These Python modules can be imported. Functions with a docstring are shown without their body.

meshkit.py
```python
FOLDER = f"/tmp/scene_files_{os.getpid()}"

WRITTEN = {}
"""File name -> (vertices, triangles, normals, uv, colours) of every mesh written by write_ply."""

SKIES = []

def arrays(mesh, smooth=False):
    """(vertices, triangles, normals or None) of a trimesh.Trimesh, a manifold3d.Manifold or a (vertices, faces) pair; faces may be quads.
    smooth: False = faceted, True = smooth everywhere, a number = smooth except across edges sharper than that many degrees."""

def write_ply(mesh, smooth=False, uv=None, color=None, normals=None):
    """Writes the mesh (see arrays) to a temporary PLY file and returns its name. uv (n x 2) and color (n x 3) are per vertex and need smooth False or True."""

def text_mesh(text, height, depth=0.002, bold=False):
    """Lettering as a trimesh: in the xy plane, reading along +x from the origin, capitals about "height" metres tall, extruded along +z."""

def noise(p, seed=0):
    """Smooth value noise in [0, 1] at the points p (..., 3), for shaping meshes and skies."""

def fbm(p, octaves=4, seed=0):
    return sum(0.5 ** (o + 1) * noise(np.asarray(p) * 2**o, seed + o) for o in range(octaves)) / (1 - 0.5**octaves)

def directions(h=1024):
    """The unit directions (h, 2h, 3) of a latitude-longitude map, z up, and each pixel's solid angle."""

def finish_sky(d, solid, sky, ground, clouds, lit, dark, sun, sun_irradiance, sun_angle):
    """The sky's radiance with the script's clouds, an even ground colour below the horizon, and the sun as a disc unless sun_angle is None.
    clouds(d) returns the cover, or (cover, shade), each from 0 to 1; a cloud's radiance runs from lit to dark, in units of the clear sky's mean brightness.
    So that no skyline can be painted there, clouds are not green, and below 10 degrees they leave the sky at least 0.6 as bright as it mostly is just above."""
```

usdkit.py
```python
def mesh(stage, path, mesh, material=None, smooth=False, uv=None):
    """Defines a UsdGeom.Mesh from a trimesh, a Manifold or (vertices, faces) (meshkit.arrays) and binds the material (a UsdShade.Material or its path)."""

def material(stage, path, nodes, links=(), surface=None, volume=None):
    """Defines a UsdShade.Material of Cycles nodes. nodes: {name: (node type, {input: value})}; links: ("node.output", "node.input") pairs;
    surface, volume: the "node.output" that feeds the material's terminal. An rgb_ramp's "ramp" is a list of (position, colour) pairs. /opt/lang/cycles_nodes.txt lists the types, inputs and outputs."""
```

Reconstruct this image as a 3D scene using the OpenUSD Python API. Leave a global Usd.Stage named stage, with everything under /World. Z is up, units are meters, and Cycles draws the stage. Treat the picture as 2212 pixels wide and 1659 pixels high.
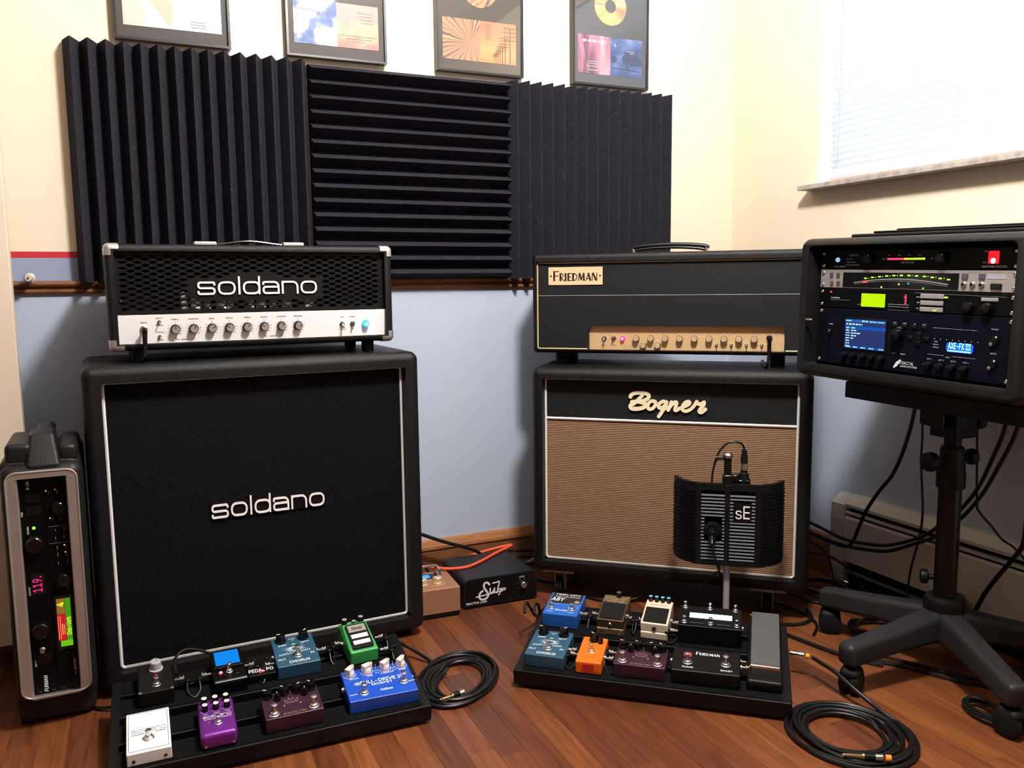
import math, random
import numpy as np, trimesh, manifold3d as mf
import shapely, shapely.affinity as sa
from shapely.geometry import Polygon, LineString, Point, box as sbox
from shapely.ops import unary_union
from pxr import Usd, UsdGeom, UsdLux, UsdShade, Sdf, Gf, Vt
import usdkit, meshkit

PI = math.pi
random.seed(7)
stage = Usd.Stage.CreateInMemory()
UsdGeom.SetStageUpAxis(stage, 'Z')
UsdGeom.SetStageMetersPerUnit(stage, 1.0)
UsdGeom.Xform.Define(stage, '/World')
UsdGeom.Scope.Define(stage, '/World/Looks')

# ---------------------------------------------------------------- camera, lights, exposure
# room axes: x along the back wall (y = 0), y into that wall, z up
CAM = (-1.0991, -2.4674, 0.9435)
HEAD, PITCH, ROLL, F_PX = 0.41907, 0.1202, -0.0112, 1790.0
cam = UsdGeom.Camera.Define(stage, '/World/camera')
cam.CreateHorizontalApertureAttr(36.0)
cam.CreateFocalLengthAttr(36.0 * F_PX / 2212)
cam.CreateClippingRangeAttr((0.05, 100.0))
EXPOSURE = 0.0
cam.CreateExposureAttr(EXPOSURE)
_r = np.array([math.cos(HEAD), -math.sin(HEAD), 0])
_f = np.array([math.sin(HEAD) * math.cos(PITCH), math.cos(HEAD) * math.cos(PITCH), -math.sin(PITCH)])
_d = np.cross(_f, _r)
_ri, _di = math.cos(ROLL) * _r - math.sin(ROLL) * _d, math.sin(ROLL) * _r + math.cos(ROLL) * _d
cm = np.eye(4)
cm[:3, 0], cm[:3, 1], cm[:3, 2], cm[:3, 3] = _ri, -_di, -_f, CAM
cam.AddTransformOp().Set(Gf.Matrix4d(cm.T.tolist()))

lamp = UsdLux.SphereLight.Define(stage, '/World/ceiling_lamp_light')
lamp.CreateRadiusAttr(0.11)
lamp.CreateIntensityAttr(395.0)
lamp.CreateColorAttr(Gf.Vec3f(1.0, 0.955, 0.91))
lamp.AddTranslateOp().Set((-0.30, -1.50, 2.30))
sky = UsdLux.DomeLight.Define(stage, '/World/sky')
sky.CreateIntensityAttr(2.4)
sky.CreateColorAttr(Gf.Vec3f(0.80, 0.92, 1.0))

# ---------------------------------------------------------------- naming, tagging
used = {}
def numbered(parent, name):
    k = used.get((parent, name), 0)
    used[(parent, name)] = k + 1
    return f'{parent}/{name}' + (f'_{k:03d}' if k else '')
def mat4(x=0, y=0, z=0, yaw=0, tilt=0, roll=0):
    c, s = math.cos(yaw), math.sin(yaw); Rz = np.array([[c, -s, 0], [s, c, 0], [0, 0, 1]])
    c, s = math.cos(tilt), math.sin(tilt); Rx = np.array([[1, 0, 0], [0, c, -s], [0, s, c]])
    c, s = math.cos(roll), math.sin(roll); Ry = np.array([[c, 0, s], [0, 1, 0], [-s, 0, c]])
    M = np.eye(4); M[:3, :3] = Rz @ Rx @ Ry; M[:3, 3] = (x, y, z)
    return M
def tag(prim, label=None, cat=None, group=None, kind=None):
    p = prim.GetPrim() if hasattr(prim, 'GetPrim') else prim
    for k, v in (('label', label), ('category', cat), ('group', group), ('kind', kind)):
        if v: p.SetCustomDataByKey(k, v)
    return p
def thing(name, label, cat, M=None, group=None, kind=None):
    path = numbered('/World', name)
    x = UsdGeom.Xform.Define(stage, path)
    if M is not None: x.AddTransformOp().Set(Gf.Matrix4d(np.asarray(M).T.tolist()))
    tag(x, label, cat, group, kind)
    return path
def part(parent, name, mesh, m, smooth=35, label=None, kind=None):
    path = numbered(parent, name)
    pr = usdkit.mesh(stage, path, mesh, m, smooth=smooth)
    tag(pr, label, None, None, kind)
    return path
def single(name, mesh, m, label, cat, smooth=35, group=None, kind=None):
    path = numbered('/World', name)
    tag(usdkit.mesh(stage, path, mesh, m, smooth=smooth), label, cat, group, kind)
    return path

# ---------------------------------------------------------------- mesh helpers
def tm(m):
    if isinstance(m, mf.Manifold):
        q = m.to_mesh(); return trimesh.Trimesh(np.array(q.vert_properties[:, :3]), np.array(q.tri_verts), process=False)
    return m
def cat(*ms): return trimesh.util.concatenate([tm(m) for m in ms])
def xf(m, M):
    m = tm(m).copy(); m.apply_transform(np.asarray(M)); return m
def mv(m, x=0, y=0, z=0): return xf(m, mat4(x, y, z))
def box(x0, x1, y0, y1, z0, z1):
    m = trimesh.creation.box((x1 - x0, y1 - y0, z1 - z0)); m.apply_translation(((x0 + x1) / 2, (y0 + y1) / 2, (z0 + z1) / 2)); return m
def rb(x0, x1, y0, y1, z0, z1, r=.004, seg=12):
    """rounded box as a Manifold"""
    r = min(r, (x1 - x0) / 2.01, (y1 - y0) / 2.01, (z1 - z0) / 2.01)
    s = mf.Manifold.sphere(r, seg)
    return mf.Manifold.batch_hull([s.translate((x, y, z)) for x in (x0 + r, x1 - r) for y in (y0 + r, y1 - r) for z in (z0 + r, z1 - r)])
def cb(x0, x1, y0, y1, z0, z1): return mf.Manifold.cube((x1 - x0, y1 - y0, z1 - z0)).translate((x0, y0, z0))
def lathe(prof, n=24):
    """prof: (r, z) pairs, turned about z; closed solid"""
    prof = [(max(r, 0), z) for r, z in prof]
    if prof[0][0] > 0: prof = [(0, prof[0][1])] + prof
    if prof[-1][0] > 0: prof = prof + [(0, prof[-1][1])]
    return trimesh.creation.revolve(np.array(prof), sections=n)
def cyl(r, z0, z1, n=20, c=0.0):
    if c: return lathe([(r - c, z0), (r, z0 + c), (r, z1 - c), (r - c, z1)] if z0 >= 0 and c > 0 else [(r, z0), (r, z1)], n)
    return lathe([(r, z0), (r, z1)], n)
def seg(p0, p1, r, r2=None, n=12):
    p0, p1 = np.array(p0, float), np.array(p1, float)
    d = p1 - p0; L = np.linalg.norm(d)
    m = lathe([(r, 0), (r if r2 is None else r2, L)], n)
    T = trimesh.geometry.align_vectors([0, 0, 1], d / L); T[:3, 3] = p0
    m.apply_transform(T); return m
def spline(pts, k=8):
    P = np.array(pts, float)
    if len(P) < 3: return P
    Q = np.vstack([2 * P[0] - P[1], P, 2 * P[-1] - P[-2]]); out = []
    for i in range(1, len(Q) - 2):
        p0, p1, p2, p3 = Q[i - 1:i + 3]
        for t in np.linspace(0, 1, k, endpoint=False):
            out.append(.5 * (2 * p1 + (p2 - p0) * t + (2 * p0 - 5 * p1 + 4 * p2 - p3) * t * t + (3 * p1 - p0 - 3 * p2 + p3) * t ** 3))
    out.append(P[-1]); return np.array(out)
def tube(pts, r, n=8, smooth=8):
    P = spline(pts, smooth) if smooth else np.array(pts, float)
    t = np.gradient(P, axis=0); t /= np.linalg.norm(t, axis=1, keepdims=True) + 1e-12
    u = np.cross(t[0], [0, 0, 1.0]);
    if np.linalg.norm(u) < 1e-3: u = np.cross(t[0], [1.0, 0, 0])
    V = []
    ang = np.arange(n) * 2 * PI / n
    for p, d in zip(P, t):
        u = u - d * np.dot(u, d); u /= np.linalg.norm(u) + 1e-12; w = np.cross(d, u)
        V.append(p + r * (np.cos(ang)[:, None] * u + np.sin(ang)[:, None] * w))
    V = np.vstack(V + [P[:1], P[-1:]]); F = []
    N = len(P)
    for i in range(N - 1):
        for j in range(n):
            a, b, c, d = i * n + j, i * n + (j + 1) % n, (i + 1) * n + (j + 1) % n, (i + 1) * n + j
            F += [(a, c, b), (a, d, c)]
    for j in range(n):
        F.append((N * n, j, (j + 1) % n)); F.append((N * n + 1, (N - 1) * n + (j + 1) % n, (N - 1) * n + j))
    return trimesh.Trimesh(V, np.array(F)[:, ::-1], process=False)
def prism(shape, z0, z1):
    gs = getattr(shape, 'geoms', [shape]); out = []
    for g in gs:
        if g.geom_type == 'Polygon' and g.area > 1e-10:
            m = trimesh.creation.extrude_polygon(g, z1 - z0, engine='earcut'); m.apply_translation((0, 0, z0)); out.append(m)
    return trimesh.util.concatenate(out)
def rrect(x0, x1, y0, y1, r, n=6):
    return sbox(x0 + r, y0 + r, x1 - r, y1 - r).buffer(r, quad_segs=n)
def sweep_rect(w, h, r, t, n=6):
    """a closed round-cornered loop in the xz plane as a tube of radius t"""
    p = np.array(rrect(0, w, 0, h, r, n).exterior.coords)[:-1]
    P = np.array([(a, 0, b) for a, b in p]); P = np.vstack([P, P[:2]])
    return tube(P, t, 8, 0)
FRONT = np.array([[1, 0, 0, 0], [0, 0, -1, 0], [0, 1, 0, 0], [0, 0, 0, 1.0]])   # face-up shapes turned to face the front (-y)
_tx = {}
def text2(s, h, bold=False, depth=.0004, w=None, slant=0, align='c'):
    """lettering in the xy plane, capitals h tall, centred on x (or left, right), baseline at 0"""
    key = (s, bold)
    if key not in _tx: _tx[key] = meshkit.text_mesh(s, 1.0, 1.0, bold=bold)
    m = _tx[key].copy(); b = m.bounds
    sx = h if w is None else w / (b[1][0] - b[0][0])
    S = np.diag([sx, h, depth, 1.0]); S[0, 1] = slant * h
    m.apply_transform(S); b = m.bounds
    m.apply_translation((-(b[0][0] + b[1][0]) / 2 if align == 'c' else -b[0][0] if align == 'l' else -b[1][0], 0, 0))
    return m

class Face:
    """a flat face of a thing: x right, y up on the face, z out of it"""
    def __init__(s, parent, M): s.p, s.M = parent, np.asarray(M, float)
    def add(s, name, m, material, x=0, y=0, z=0, rot=0, under=None, **k):
        return part(under or s.p, name, xf(m, s.M @ mat4(x, y, z, rot)), material, **k)
    def text(s, items, material, z=0, name='lettering'):
        """items: (string, x, y, height, optional dict) printed as one piece"""
        ms = []
        for it in items:
            o = dict(it[4]) if len(it) > 4 else {}
            rot = o.pop('rot', 0)
            ms.append(xf(text2(it[0], it[3], **o), mat4(it[1], it[2], z, rot)))
        return s.add(name, cat(*ms), material)
    def marks(s, shapes, material, z=0, t=.0004, name='printed_marks'):
        return s.add(name, prism(unary_union(shapes), z, z + t), material)
def front(parent, x=0, y=0, z=0): return Face(parent, mat4(x, y, z) @ FRONT)
def top(parent, x=0, y=0, z=0): return Face(parent, mat4(x, y, z))
def line(x0, y0, x1, y1, w): return LineString([(x0, y0), (x1, y1)]).buffer(w / 2, cap_style='flat')
def dashes(x0, x1, y, h, rnd, fill=.75):
    """an unreadable line of tiny print"""
    out, x = [], x0
    while x < x1:
        w = rnd.uniform(1.2, 4) * h
        out.append(sbox(x, y, min(x + w, x1), y + h)); x += w + h * .8
    return out

# ---------------------------------------------------------------- materials
def material(name, nodes, links, surface): return usdkit.material(stage, '/World/Looks/' + name, nodes, links, surface=surface)
def simple(name, col, rough=.5, metal=0, spec=.5, bump=None, coat=0, emit=None, es=0, speck=None, trans=0, bdist=.001):
    n = {'p': ('principled_bsdf', dict(base_color=col, roughness=rough, metallic=metal, specular_ior_level=spec, coat_weight=coat))}
    l = []
    if trans: n['p'][1]['transmission_weight'] = trans
    if emit is not None: n['p'][1].update(emission_color=emit, emission_strength=es)
    if bump or speck:
        n['tc'] = ('texture_coordinate', {})
    if bump:
        n['nz'] = ('noise_texture', dict(scale=bump[0], detail=3.0, roughness=.6))
        n['b'] = ('bump', dict(strength=bump[1], distance=bdist))
        l += [('tc.object', 'nz.vector'), ('nz.fac', 'b.height'), ('b.normal', 'p.normal')]
    if speck:
        n['n2'] = ('noise_texture', dict(scale=speck[0], detail=2.0))
        n['r'] = ('rgb_ramp', dict(ramp=speck[1]))
        l += [('tc.object', 'n2.vector'), ('n2.fac', 'r.fac'), ('r.color', 'p.base_color')]
    return material(name, n, l, 'p.BSDF')
def glow(name, col, s): return material(name, {'e': ('emission', dict(color=col, strength=s))}, [], 'e.emission')

TOLEX = simple('black_tolex', (.0062, .0062, .0068), .42, spec=.26, bump=(420, .55), bdist=.002)
TOLEX_D = simple('dark_tolex', (.0105, .0115, .0118), .5, spec=.22, bump=(420, .5), bdist=.002)
CASEP = simple('case_plastic', (.0085, .0085, .0090), .45, spec=.28, bump=(300, .35))
BLACKM = simple('black_metal', (.0042, .0042, .0048), .38, spec=.22)
BLACKP = simple('black_powder', (.0042, .0042, .0047), .42, spec=.25, bump=(900, .25))
BLACKG = simple('black_gloss', (.0035, .0035, .004), .16, spec=.4)
RUBBER = simple('black_rubber', (.0045, .0045, .005), .6, spec=.2)
CABLE = simple('cable_jacket', (.0048, .0048, .0052), .42, spec=.35)
CHROME = simple('chrome', (.78, .76, .74), .14, 1)
NICKEL = simple('nickel', (.66, .64, .62), .3, 1)
SATIN = simple('satin_metal', (.62, .60, .59), .42, .9)
ALU = simple('aluminium', (.60, .57, .55), .42, .9, bump=(60, .05))
GOLD = simple('gold_metal', (.86, .62, .30), .28, 1)
BRASSK = simple('knob_brass', (.82, .68, .44), .34, .55)
WHITE = simple('white_print', (.85, .84, .83), .5)
WHITEL = simple('white_logo', (.90, .88, .86), .35)
PIPEW = simple('white_piping', (.82, .80, .77), .4)
PIPEG = simple('gold_piping', (.62, .50, .28), .4)
CREAM = simple('cream_letter', (.90, .78, .52), .4)
BLACKT = simple('black_print', (.012, .012, .013), .5)
GREYP = simple('grey_print', (.25, .26, .28), .5)
LIP = simple('dark_inner', (.006, .006, .006), .8)
ENAMEL = simple('heater_enamel', (.54, .50, .44), .4, bump=(40, .05))
PANELW = simple('white_panel', (.90, .89, .90), .3, .1)
PANELG = simple('gold_panel', (.80, .54, .29), .38, .35)
PLATEG = simple('gold_plate', (.88, .64, .38), .38, .2)
KNOBG = simple('grey_knob', (.44, .40, .39), .35, .5)
ORANGEC = simple('orange_cable', (.85, .10, .035), .5)
ORANGEB = simple('orange_band', (.90, .25, .03), .5)
HOLE = simple('deep_black', (.002, .002, .002), .9, spec=.1)

# ================================================================ the room
WX = 0.8816           # right wall
LX, FY, CZ = -2.30, -4.40, 2.45
RAIL0, RAIL1 = .932, .965
def wall_paint(name):
    ramp = [(0, (.42, .45, .56)), (.5, (.42, .45, .56)), (.5001, (.42, .45, .56)), (1, (.42, .45, .56))]
    n = {'g': ('geometry', {}), 's': ('separate_xyz', {}), 'm': ('map_range', dict(from_min=1.0, from_max=1.1, to_min=0., to_max=1.)),
         'r': ('rgb_ramp', dict(ramp=[(0, (.27, .33, .47)), (.235, (.50, .028, .04)), (.395, (.84, .72, .56))], interpolate=False)),
         'm2': ('math', dict(math_type='greater_than', value2=.95)), 'mx': ('mix_color', dict(a=(.47, .535, .66))),
         'nz': ('noise_texture', dict(scale=90., detail=4.)), 'b': ('bump', dict(strength=.12, distance=.002)), 'p': ('principled_bsdf', dict(roughness=.55, specular_ior_level=.3))}
    l = [('g.position', 's.vector'), ('s.z', 'm.value'), ('m.result', 'r.fac'), ('s.z', 'm2.value1'), ('m2.value', 'mx.fac'), ('r.color', 'mx.b'), ('mx.result', 'p.base_color'),
         ('g.position', 'nz.vector'), ('nz.fac', 'b.height'), ('b.normal', 'p.normal')]
    return material(name, n, l, 'p.BSDF')
PAINT = wall_paint('wall_paint')
CEIL = simple('ceiling_paint', (.52, .50, .47), .7)
FAR = simple('far_wall_paint', (.17, .14, .12), .7)
TRIM = material('trim_wood', {'tc': ('texture_coordinate', {}), 'mp': ('mapping', dict(scale=(3., 40., 60.))), 'n': ('noise_texture', dict(scale=6., detail=5.)),
    'r': ('rgb_ramp', dict(ramp=[(.25, (.11, .042, .018)), (.6, (.23, .095, .04)), (.8, (.30, .13, .055))])), 'p': ('principled_bsdf', dict(roughness=.3, specular_ior_level=.5))},
    [('tc.object', 'mp.vector'), ('mp.vector', 'n.vector'), ('n.fac', 'r.fac'), ('r.color', 'p.base_color')], 'p.BSDF')
TRIML = material('base_wood', {'tc': ('texture_coordinate', {}), 'mp': ('mapping', dict(scale=(3., 40., 60.))), 'n': ('noise_texture', dict(scale=6., detail=5.)),
    'r': ('rgb_ramp', dict(ramp=[(.25, (.26, .10, .035)), (.6, (.42, .18, .07)), (.8, (.5, .23, .09))])), 'p': ('principled_bsdf', dict(roughness=.35))},
    [('tc.object', 'mp.vector'), ('mp.vector', 'n.vector'), ('n.fac', 'r.fac'), ('r.color', 'p.base_color')], 'p.BSDF')
WOOD = material('floor_wood', {
    'tc': ('texture_coordinate', {}), 'oi': ('object_info', {}), 'mp': ('mapping', dict(scale=(30., 1.6, 10.))),
    'cx': ('combine_xyz', {}), 'mu': ('math', dict(math_type='multiply', value2=37.)), 'ad': ('vector_math', dict(math_type='add')),
    'n': ('noise_texture', dict(scale=3.2, detail=6., roughness=.62, distortion=.7)),
    'rt': ('rgb_ramp', dict(ramp=[(0, (.088, .026, .0115)), (.2, (.122, .036, .014)), (.6, (.152, .047, .0168)), (.85, (.180, .058, .019)), (1, (.215, .074, .021))])),
    'rg': ('rgb_ramp', dict(ramp=[(.26, (.34, .30, .28)), (.42, (.72, .70, .68)), (.52, (1.0, 1.0, 1.0)), (.70, (1.38, 1.40, 1.40))])),
    'mx': ('mix_color', dict(blend_type='multiply', fac=.75, use_clamp=False)), 'b': ('bump', dict(strength=.08, distance=.001)),
    'p': ('principled_bsdf', dict(roughness=.33, specular_ior_level=.32))},
    [('tc.object', 'ad.vector1'), ('oi.random', 'mu.value1'), ('mu.value', 'cx.x'), ('mu.value', 'cx.y'), ('cx.vector', 'ad.vector2'), ('ad.vector', 'mp.vector'), ('mp.vector', 'n.vector'),
     ('oi.random', 'rt.fac'), ('n.fac', 'rg.fac'), ('rt.color', 'mx.a'), ('rg.color', 'mx.b'), ('mx.result', 'p.base_color'), ('n.fac', 'b.height'), ('b.normal', 'p.normal')], 'p.BSDF')

# floor: a sub-floor and strips of wood that run towards the back wall
fl = thing('floor', 'reddish brown strip wood floor', 'floor', kind='structure')
part(fl, 'subfloor', box(LX, WX, FY, 0, -.05, -.012), LIP)
rnd = random.Random(3)
PW = .0572
xs = np.arange(WX, LX, -PW)
for i, x in enumerate(xs):
    x0, x1 = max(x - PW, LX), x
    seen = x0 > -1.75
    y = 0.0
    if not seen:
        part(fl, 'plank', box(x0 + .0004, x1 - .0004, FY, 0, -.012, 0), WOOD, smooth=False); continue
    while y > FY + .001:
        L = rnd.uniform(.35, 1.15) if y > -1.7 else 9
        y1 = max(y - L, FY)
        if -1.7 < y1 < -1.5: y1 = -1.72
        dz = rnd.uniform(-.0003, 0)
        m = rb(x0 + .0001, x1 - .0001, y1 + .0001, y - .0001, -.012, dz, .0005, 4)
        part(fl, 'plank', m, WOOD, smooth=False); y = y1

# walls: the right wall has the window opening
WY0, WY1, WZ0, WZ1 = -1.42, -.415, 1.243, 2.30      # opening
single('wall_back', box(LX - .1, WX + .1, 0, .1, 0, CZ), PAINT, 'cream wall above a red stripe and blue-grey lower wall behind the amplifiers', 'wall', kind='structure', smooth=False)
wr = tm(cb(WX, WX + .14, FY, 0, 0, CZ) - cb(WX - .1, WX + .3, WY0, WY1, WZ0, WZ1))
single('wall_right', wr, PAINT, 'cream and blue-grey wall with the window', 'wall', kind='structure', smooth=False)
single('wall_left', box(LX - .1, LX, FY, 0, 0, CZ), FAR, 'wall on the left behind the door', 'wall', kind='structure', smooth=False)
single('wall_front', box(LX - .1, WX + .1, FY - .1, FY, 0, CZ), FAR, 'wall behind the viewer', 'wall', kind='structure', smooth=False)
single('ceiling', box(LX - .1, WX + .1, FY - .1, .1, CZ, CZ + .1), CEIL, 'white ceiling', 'ceiling', kind='structure', smooth=False)
# chair rails: rounded cap over a grooved lower part
def rail_profile(): return Polygon([(0, RAIL0), (.010, RAIL0), (.013, RAIL0 + .004), (.013, RAIL0 + .010), (.008, RAIL0 + .013), (.009, RAIL0 + .016), (.019, RAIL0 + .019), (.022, RAIL0 + .024), (.020, RAIL0 + .030), (.012, RAIL1), (0, RAIL1)])
def along_x(poly, x0, x1):      # profile (depth, z) -> runs along x on the back wall
    m = prism(poly, x0, x1); return xf(m, np.array([[0, 0, 1, 0], [-1, 0, 0, 0], [0, 1, 0, 0], [0, 0, 0, 1.0]]))
def along_y(poly, y0, y1):      # on the right wall
    m = prism(poly, y0, y1); return xf(m, np.array([[-1, 0, 0, WX], [0, 0, 1, 0], [0, 1, 0, 0], [0, 0, 0, 1.0]]))
t = thing('trim_1', 'dark brown wooden chair rail along the back wall', 'chair rail', kind='structure')
part(t, 'rail', along_x(rail_profile(), LX, WX), TRIM, smooth=25)
t = thing('trim_2', 'dark brown wooden chair rail along the window wall', 'chair rail', kind='structure')
part(t, 'rail', along_y(rail_profile(), FY, 0), TRIM, smooth=25)
t = thing('baseboard_back', 'brown wooden baseboard with cap moulding on the back wall', 'baseboard', kind='structure')
part(t, 'board', along_x(Polygon([(0, 0), (.013, 0), (.013, .100), (0, .100)]), LX, WX), TRIM, smooth=False)
part(t, 'cap_moulding', along_x(Polygon([(0, .098), (.013, .098), (.018, .103), (.018, .112), (.014, .120), (.012, .128), (.009, .133), (0, .133)]), LX, WX), TRIML, smooth=25)
part(t, 'shoe_moulding', along_x(Polygon([(.013, 0), (.027, 0), (.026, .008), (.021, .015), (.013, .018)]), LX, WX), TRIM, smooth=25)
t = thing('baseboard_right', 'brown wooden baseboard by the corner on the window wall', 'baseboard', kind='structure')
part(t, 'board', along_y(Polygon([(0, 0), (.013, 0), (.013, .125), (.009, .133), (0, .133)]), -.56, 0), TRIM, smooth=False)

# window: frame, glass, sill; the blind hangs in it
WINW = simple('window_white', (.86, .86, .86), .4)
SILLM = simple('sill_stone', (.60, .55, .52), .35, speck=(38, [(.3, (.30, .25, .22)), (.5, (.40, .35, .32)), (.7, (.46, .42, .39))]))
GLASS = material('pane_glass', {'t': ('transparent_bsdf', {}), 'g': ('glossy_bsdf', dict(roughness=.02)), 'f': ('fresnel', dict(IOR=1.5)), 'm': ('mix_closure', {})},
                 [('f.fac', 'm.fac'), ('t.BSDF', 'm.closure1'), ('g.BSDF', 'm.closure2')], 'm.closure')
t = thing('window_1', 'overexposed white window on the right wall', 'window', kind='structure')
part(t, 'frame', tm(cb(WX + .06, WX + .10, WY0, WY1, WZ0, WZ1) - cb(WX, WX + .2, WY0 + .035, WY1 - .035, WZ0 + .04, 2.00 - .02) - cb(WX, WX + .2, WY0 + .035, WY1 - .035, 2.00 + .02, WZ1 - .035)), WINW, smooth=False)
part(t, 'pane', box(WX + .079, WX + .083, WY0 + .03, WY1 - .03, WZ0 + .035, 2.00 - .015), GLASS, smooth=False)
part(t, 'pane', box(WX + .079, WX + .083, WY0 + .03, WY1 - .03, 2.00 + .015, WZ1 - .03), GLASS, smooth=False)
part(t, 'jamb', tm(cb(WX + .001, WX + .14, WY0, WY1, WZ0, WZ1) - cb(WX - .01, WX + .2, WY0 + .006, WY1 - .006, WZ0 - .01, WZ1 - .006)), WINW, smooth=False)
part(t, 'window_sill', rb(WX - .055, WX + .13, WY0 - .04, -.385, 1.2265, 1.242, .002), SILLM, label='mottled stone window sill')
BLIND = material('blind_slat', {'d': ('diffuse_bsdf', dict(color=(.80, .83, .88))), 't': ('translucent_bsdf', dict(color=(.8, .84, .9))), 'm': ('mix_closure', dict(fac=.45))},
                 [('d.BSDF', 'm.closure1'), ('t.BSDF', 'm.closure2')], 'm.closure')
BLINDW = simple('blind_rail', (.62, .54, .58), .4)
t = thing('window_blind', 'white mini blind hanging closed in the bright window', 'blind')
BX, BY0, BY1 = WX + .034, WY0 + .02, WY1 - .024
arc = np.array([(math.sin(a) * .0125, .0016 * math.cos(a * 1.25)) for a in np.linspace(-1, 1, 5)])
sl = Polygon(np.vstack([arc, (arc - [0, .0006])[::-1]]))
slm = prism(sl, BY0, BY1)
ca_, sa_ = math.cos(1.06), math.sin(1.06)
SLM = np.array([[ca_, sa_, 0, 0], [0, 0, 1, 0], [-sa_, ca_, 0, 0], [0, 0, 0, 1.0]])
z = WZ0 + .045
while z < WZ1 - .04:
    part(t, 'slat', xf(slm, mat4(BX, 0, z) @ SLM), BLIND, smooth=40); z += .0196
part(t, 'bottom_rail', rb(BX - .012, BX + .012, BY0, BY1, WZ0 + .012, WZ0 + .026, .003), BLINDW)
part(t, 'head_rail', rb(BX - .014, BX + .014, BY0, BY1, WZ1 - .036, WZ1 - .007, .002), BLINDW)
for yy in (WY1 - .16, (WY0 + WY1) / 2, WY0 + .16):
    part(t, 'ladder_cord', seg((BX - .013, yy, WZ0 + .026), (BX - .013, yy, WZ1 - .036), .0006, n=5), BLINDW)
part(t, 'tilt_wand', seg((BX - .022, WY1 - .062, WZ0 + .075), (BX - .016, WY1 - .06, WZ1 - .04), .003, n=8), BLINDW)

# door folded back against the wall, and its bumper on the chair rail
DOORM = simple('door_paint', (.80, .66, .52), .45)
t = thing('door_1', 'cream painted door standing open flat against the back wall', 'door', kind='structure')
part(t, 'slab', rb(-2.20, -1.38, -.135, -.10, .055, 2.06, .003), DOORM)
part(t, 'hinge_stile', rb(-2.26, -2.20, -.14, -.0, .0, 2.10, .003), DOORM)
t = thing('door_stop', 'small beige door bumper on the end of the chair rail', 'door stop')
part(t, 'plate', xf(lathe([(.013, 0), (.013, .003), (.008, .006)], 20), mat4(-1.352, -.020, .972) @ FRONT), ENAMEL)
part(t, 'bumper', xf(lathe([(.009, 0), (.009, .014), (.0105, .018), (.0105, .030), (.008, .034)], 20), mat4(-1.352, -.023, .972) @ FRONT), ENAMEL)
part(t, 'screw', xf(lathe([(.003, 0), (.003, .002)], 10), mat4(-1.352, -.057, .972) @ FRONT), NICKEL)

# baseboard heater on the right wall
t = thing('baseboard_heater', 'beige enamelled baseboard heater with long dark slots under the window', 'heater')
hy0, hy1 = -2.6, -.575
part(t, 'top_cover', along_y(Polygon([(0, .290), (.020, .290), (.048, .266), (.048, .257), (.044, .257), (.044, .264), (.018, .284), (0, .284)]), hy0, hy1 - .045), ENAMEL, smooth=False)
part(t, 'front_panel', along_y(Polygon([(.044, .088), (.050, .088), (.052, .222), (.047, .229), (.044, .226)]), hy0, hy1 - .045), ENAMEL, smooth=False)
part(t, 'damper', along_y(Polygon([(.038, .2375), (.050, .2355), (.0505, .2415), (.038, .2435)]), hy0, hy1 - .045), ENAMEL, smooth=False)
part(t, 'end_cap', along_y(Polygon([(0, .02), (0, .287), (.024, .287), (.054, .262), (.056, .215), (.054, .06), (.048, .02)]), hy1 - .05, hy1), ENAMEL, smooth=False)
part(t, 'fin_element', along_y(Polygon([(.002, .0), (.036, .0), (.036, .262), (.002, .280)]), hy0, hy1 - .06), HOLE, smooth=False)
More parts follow.
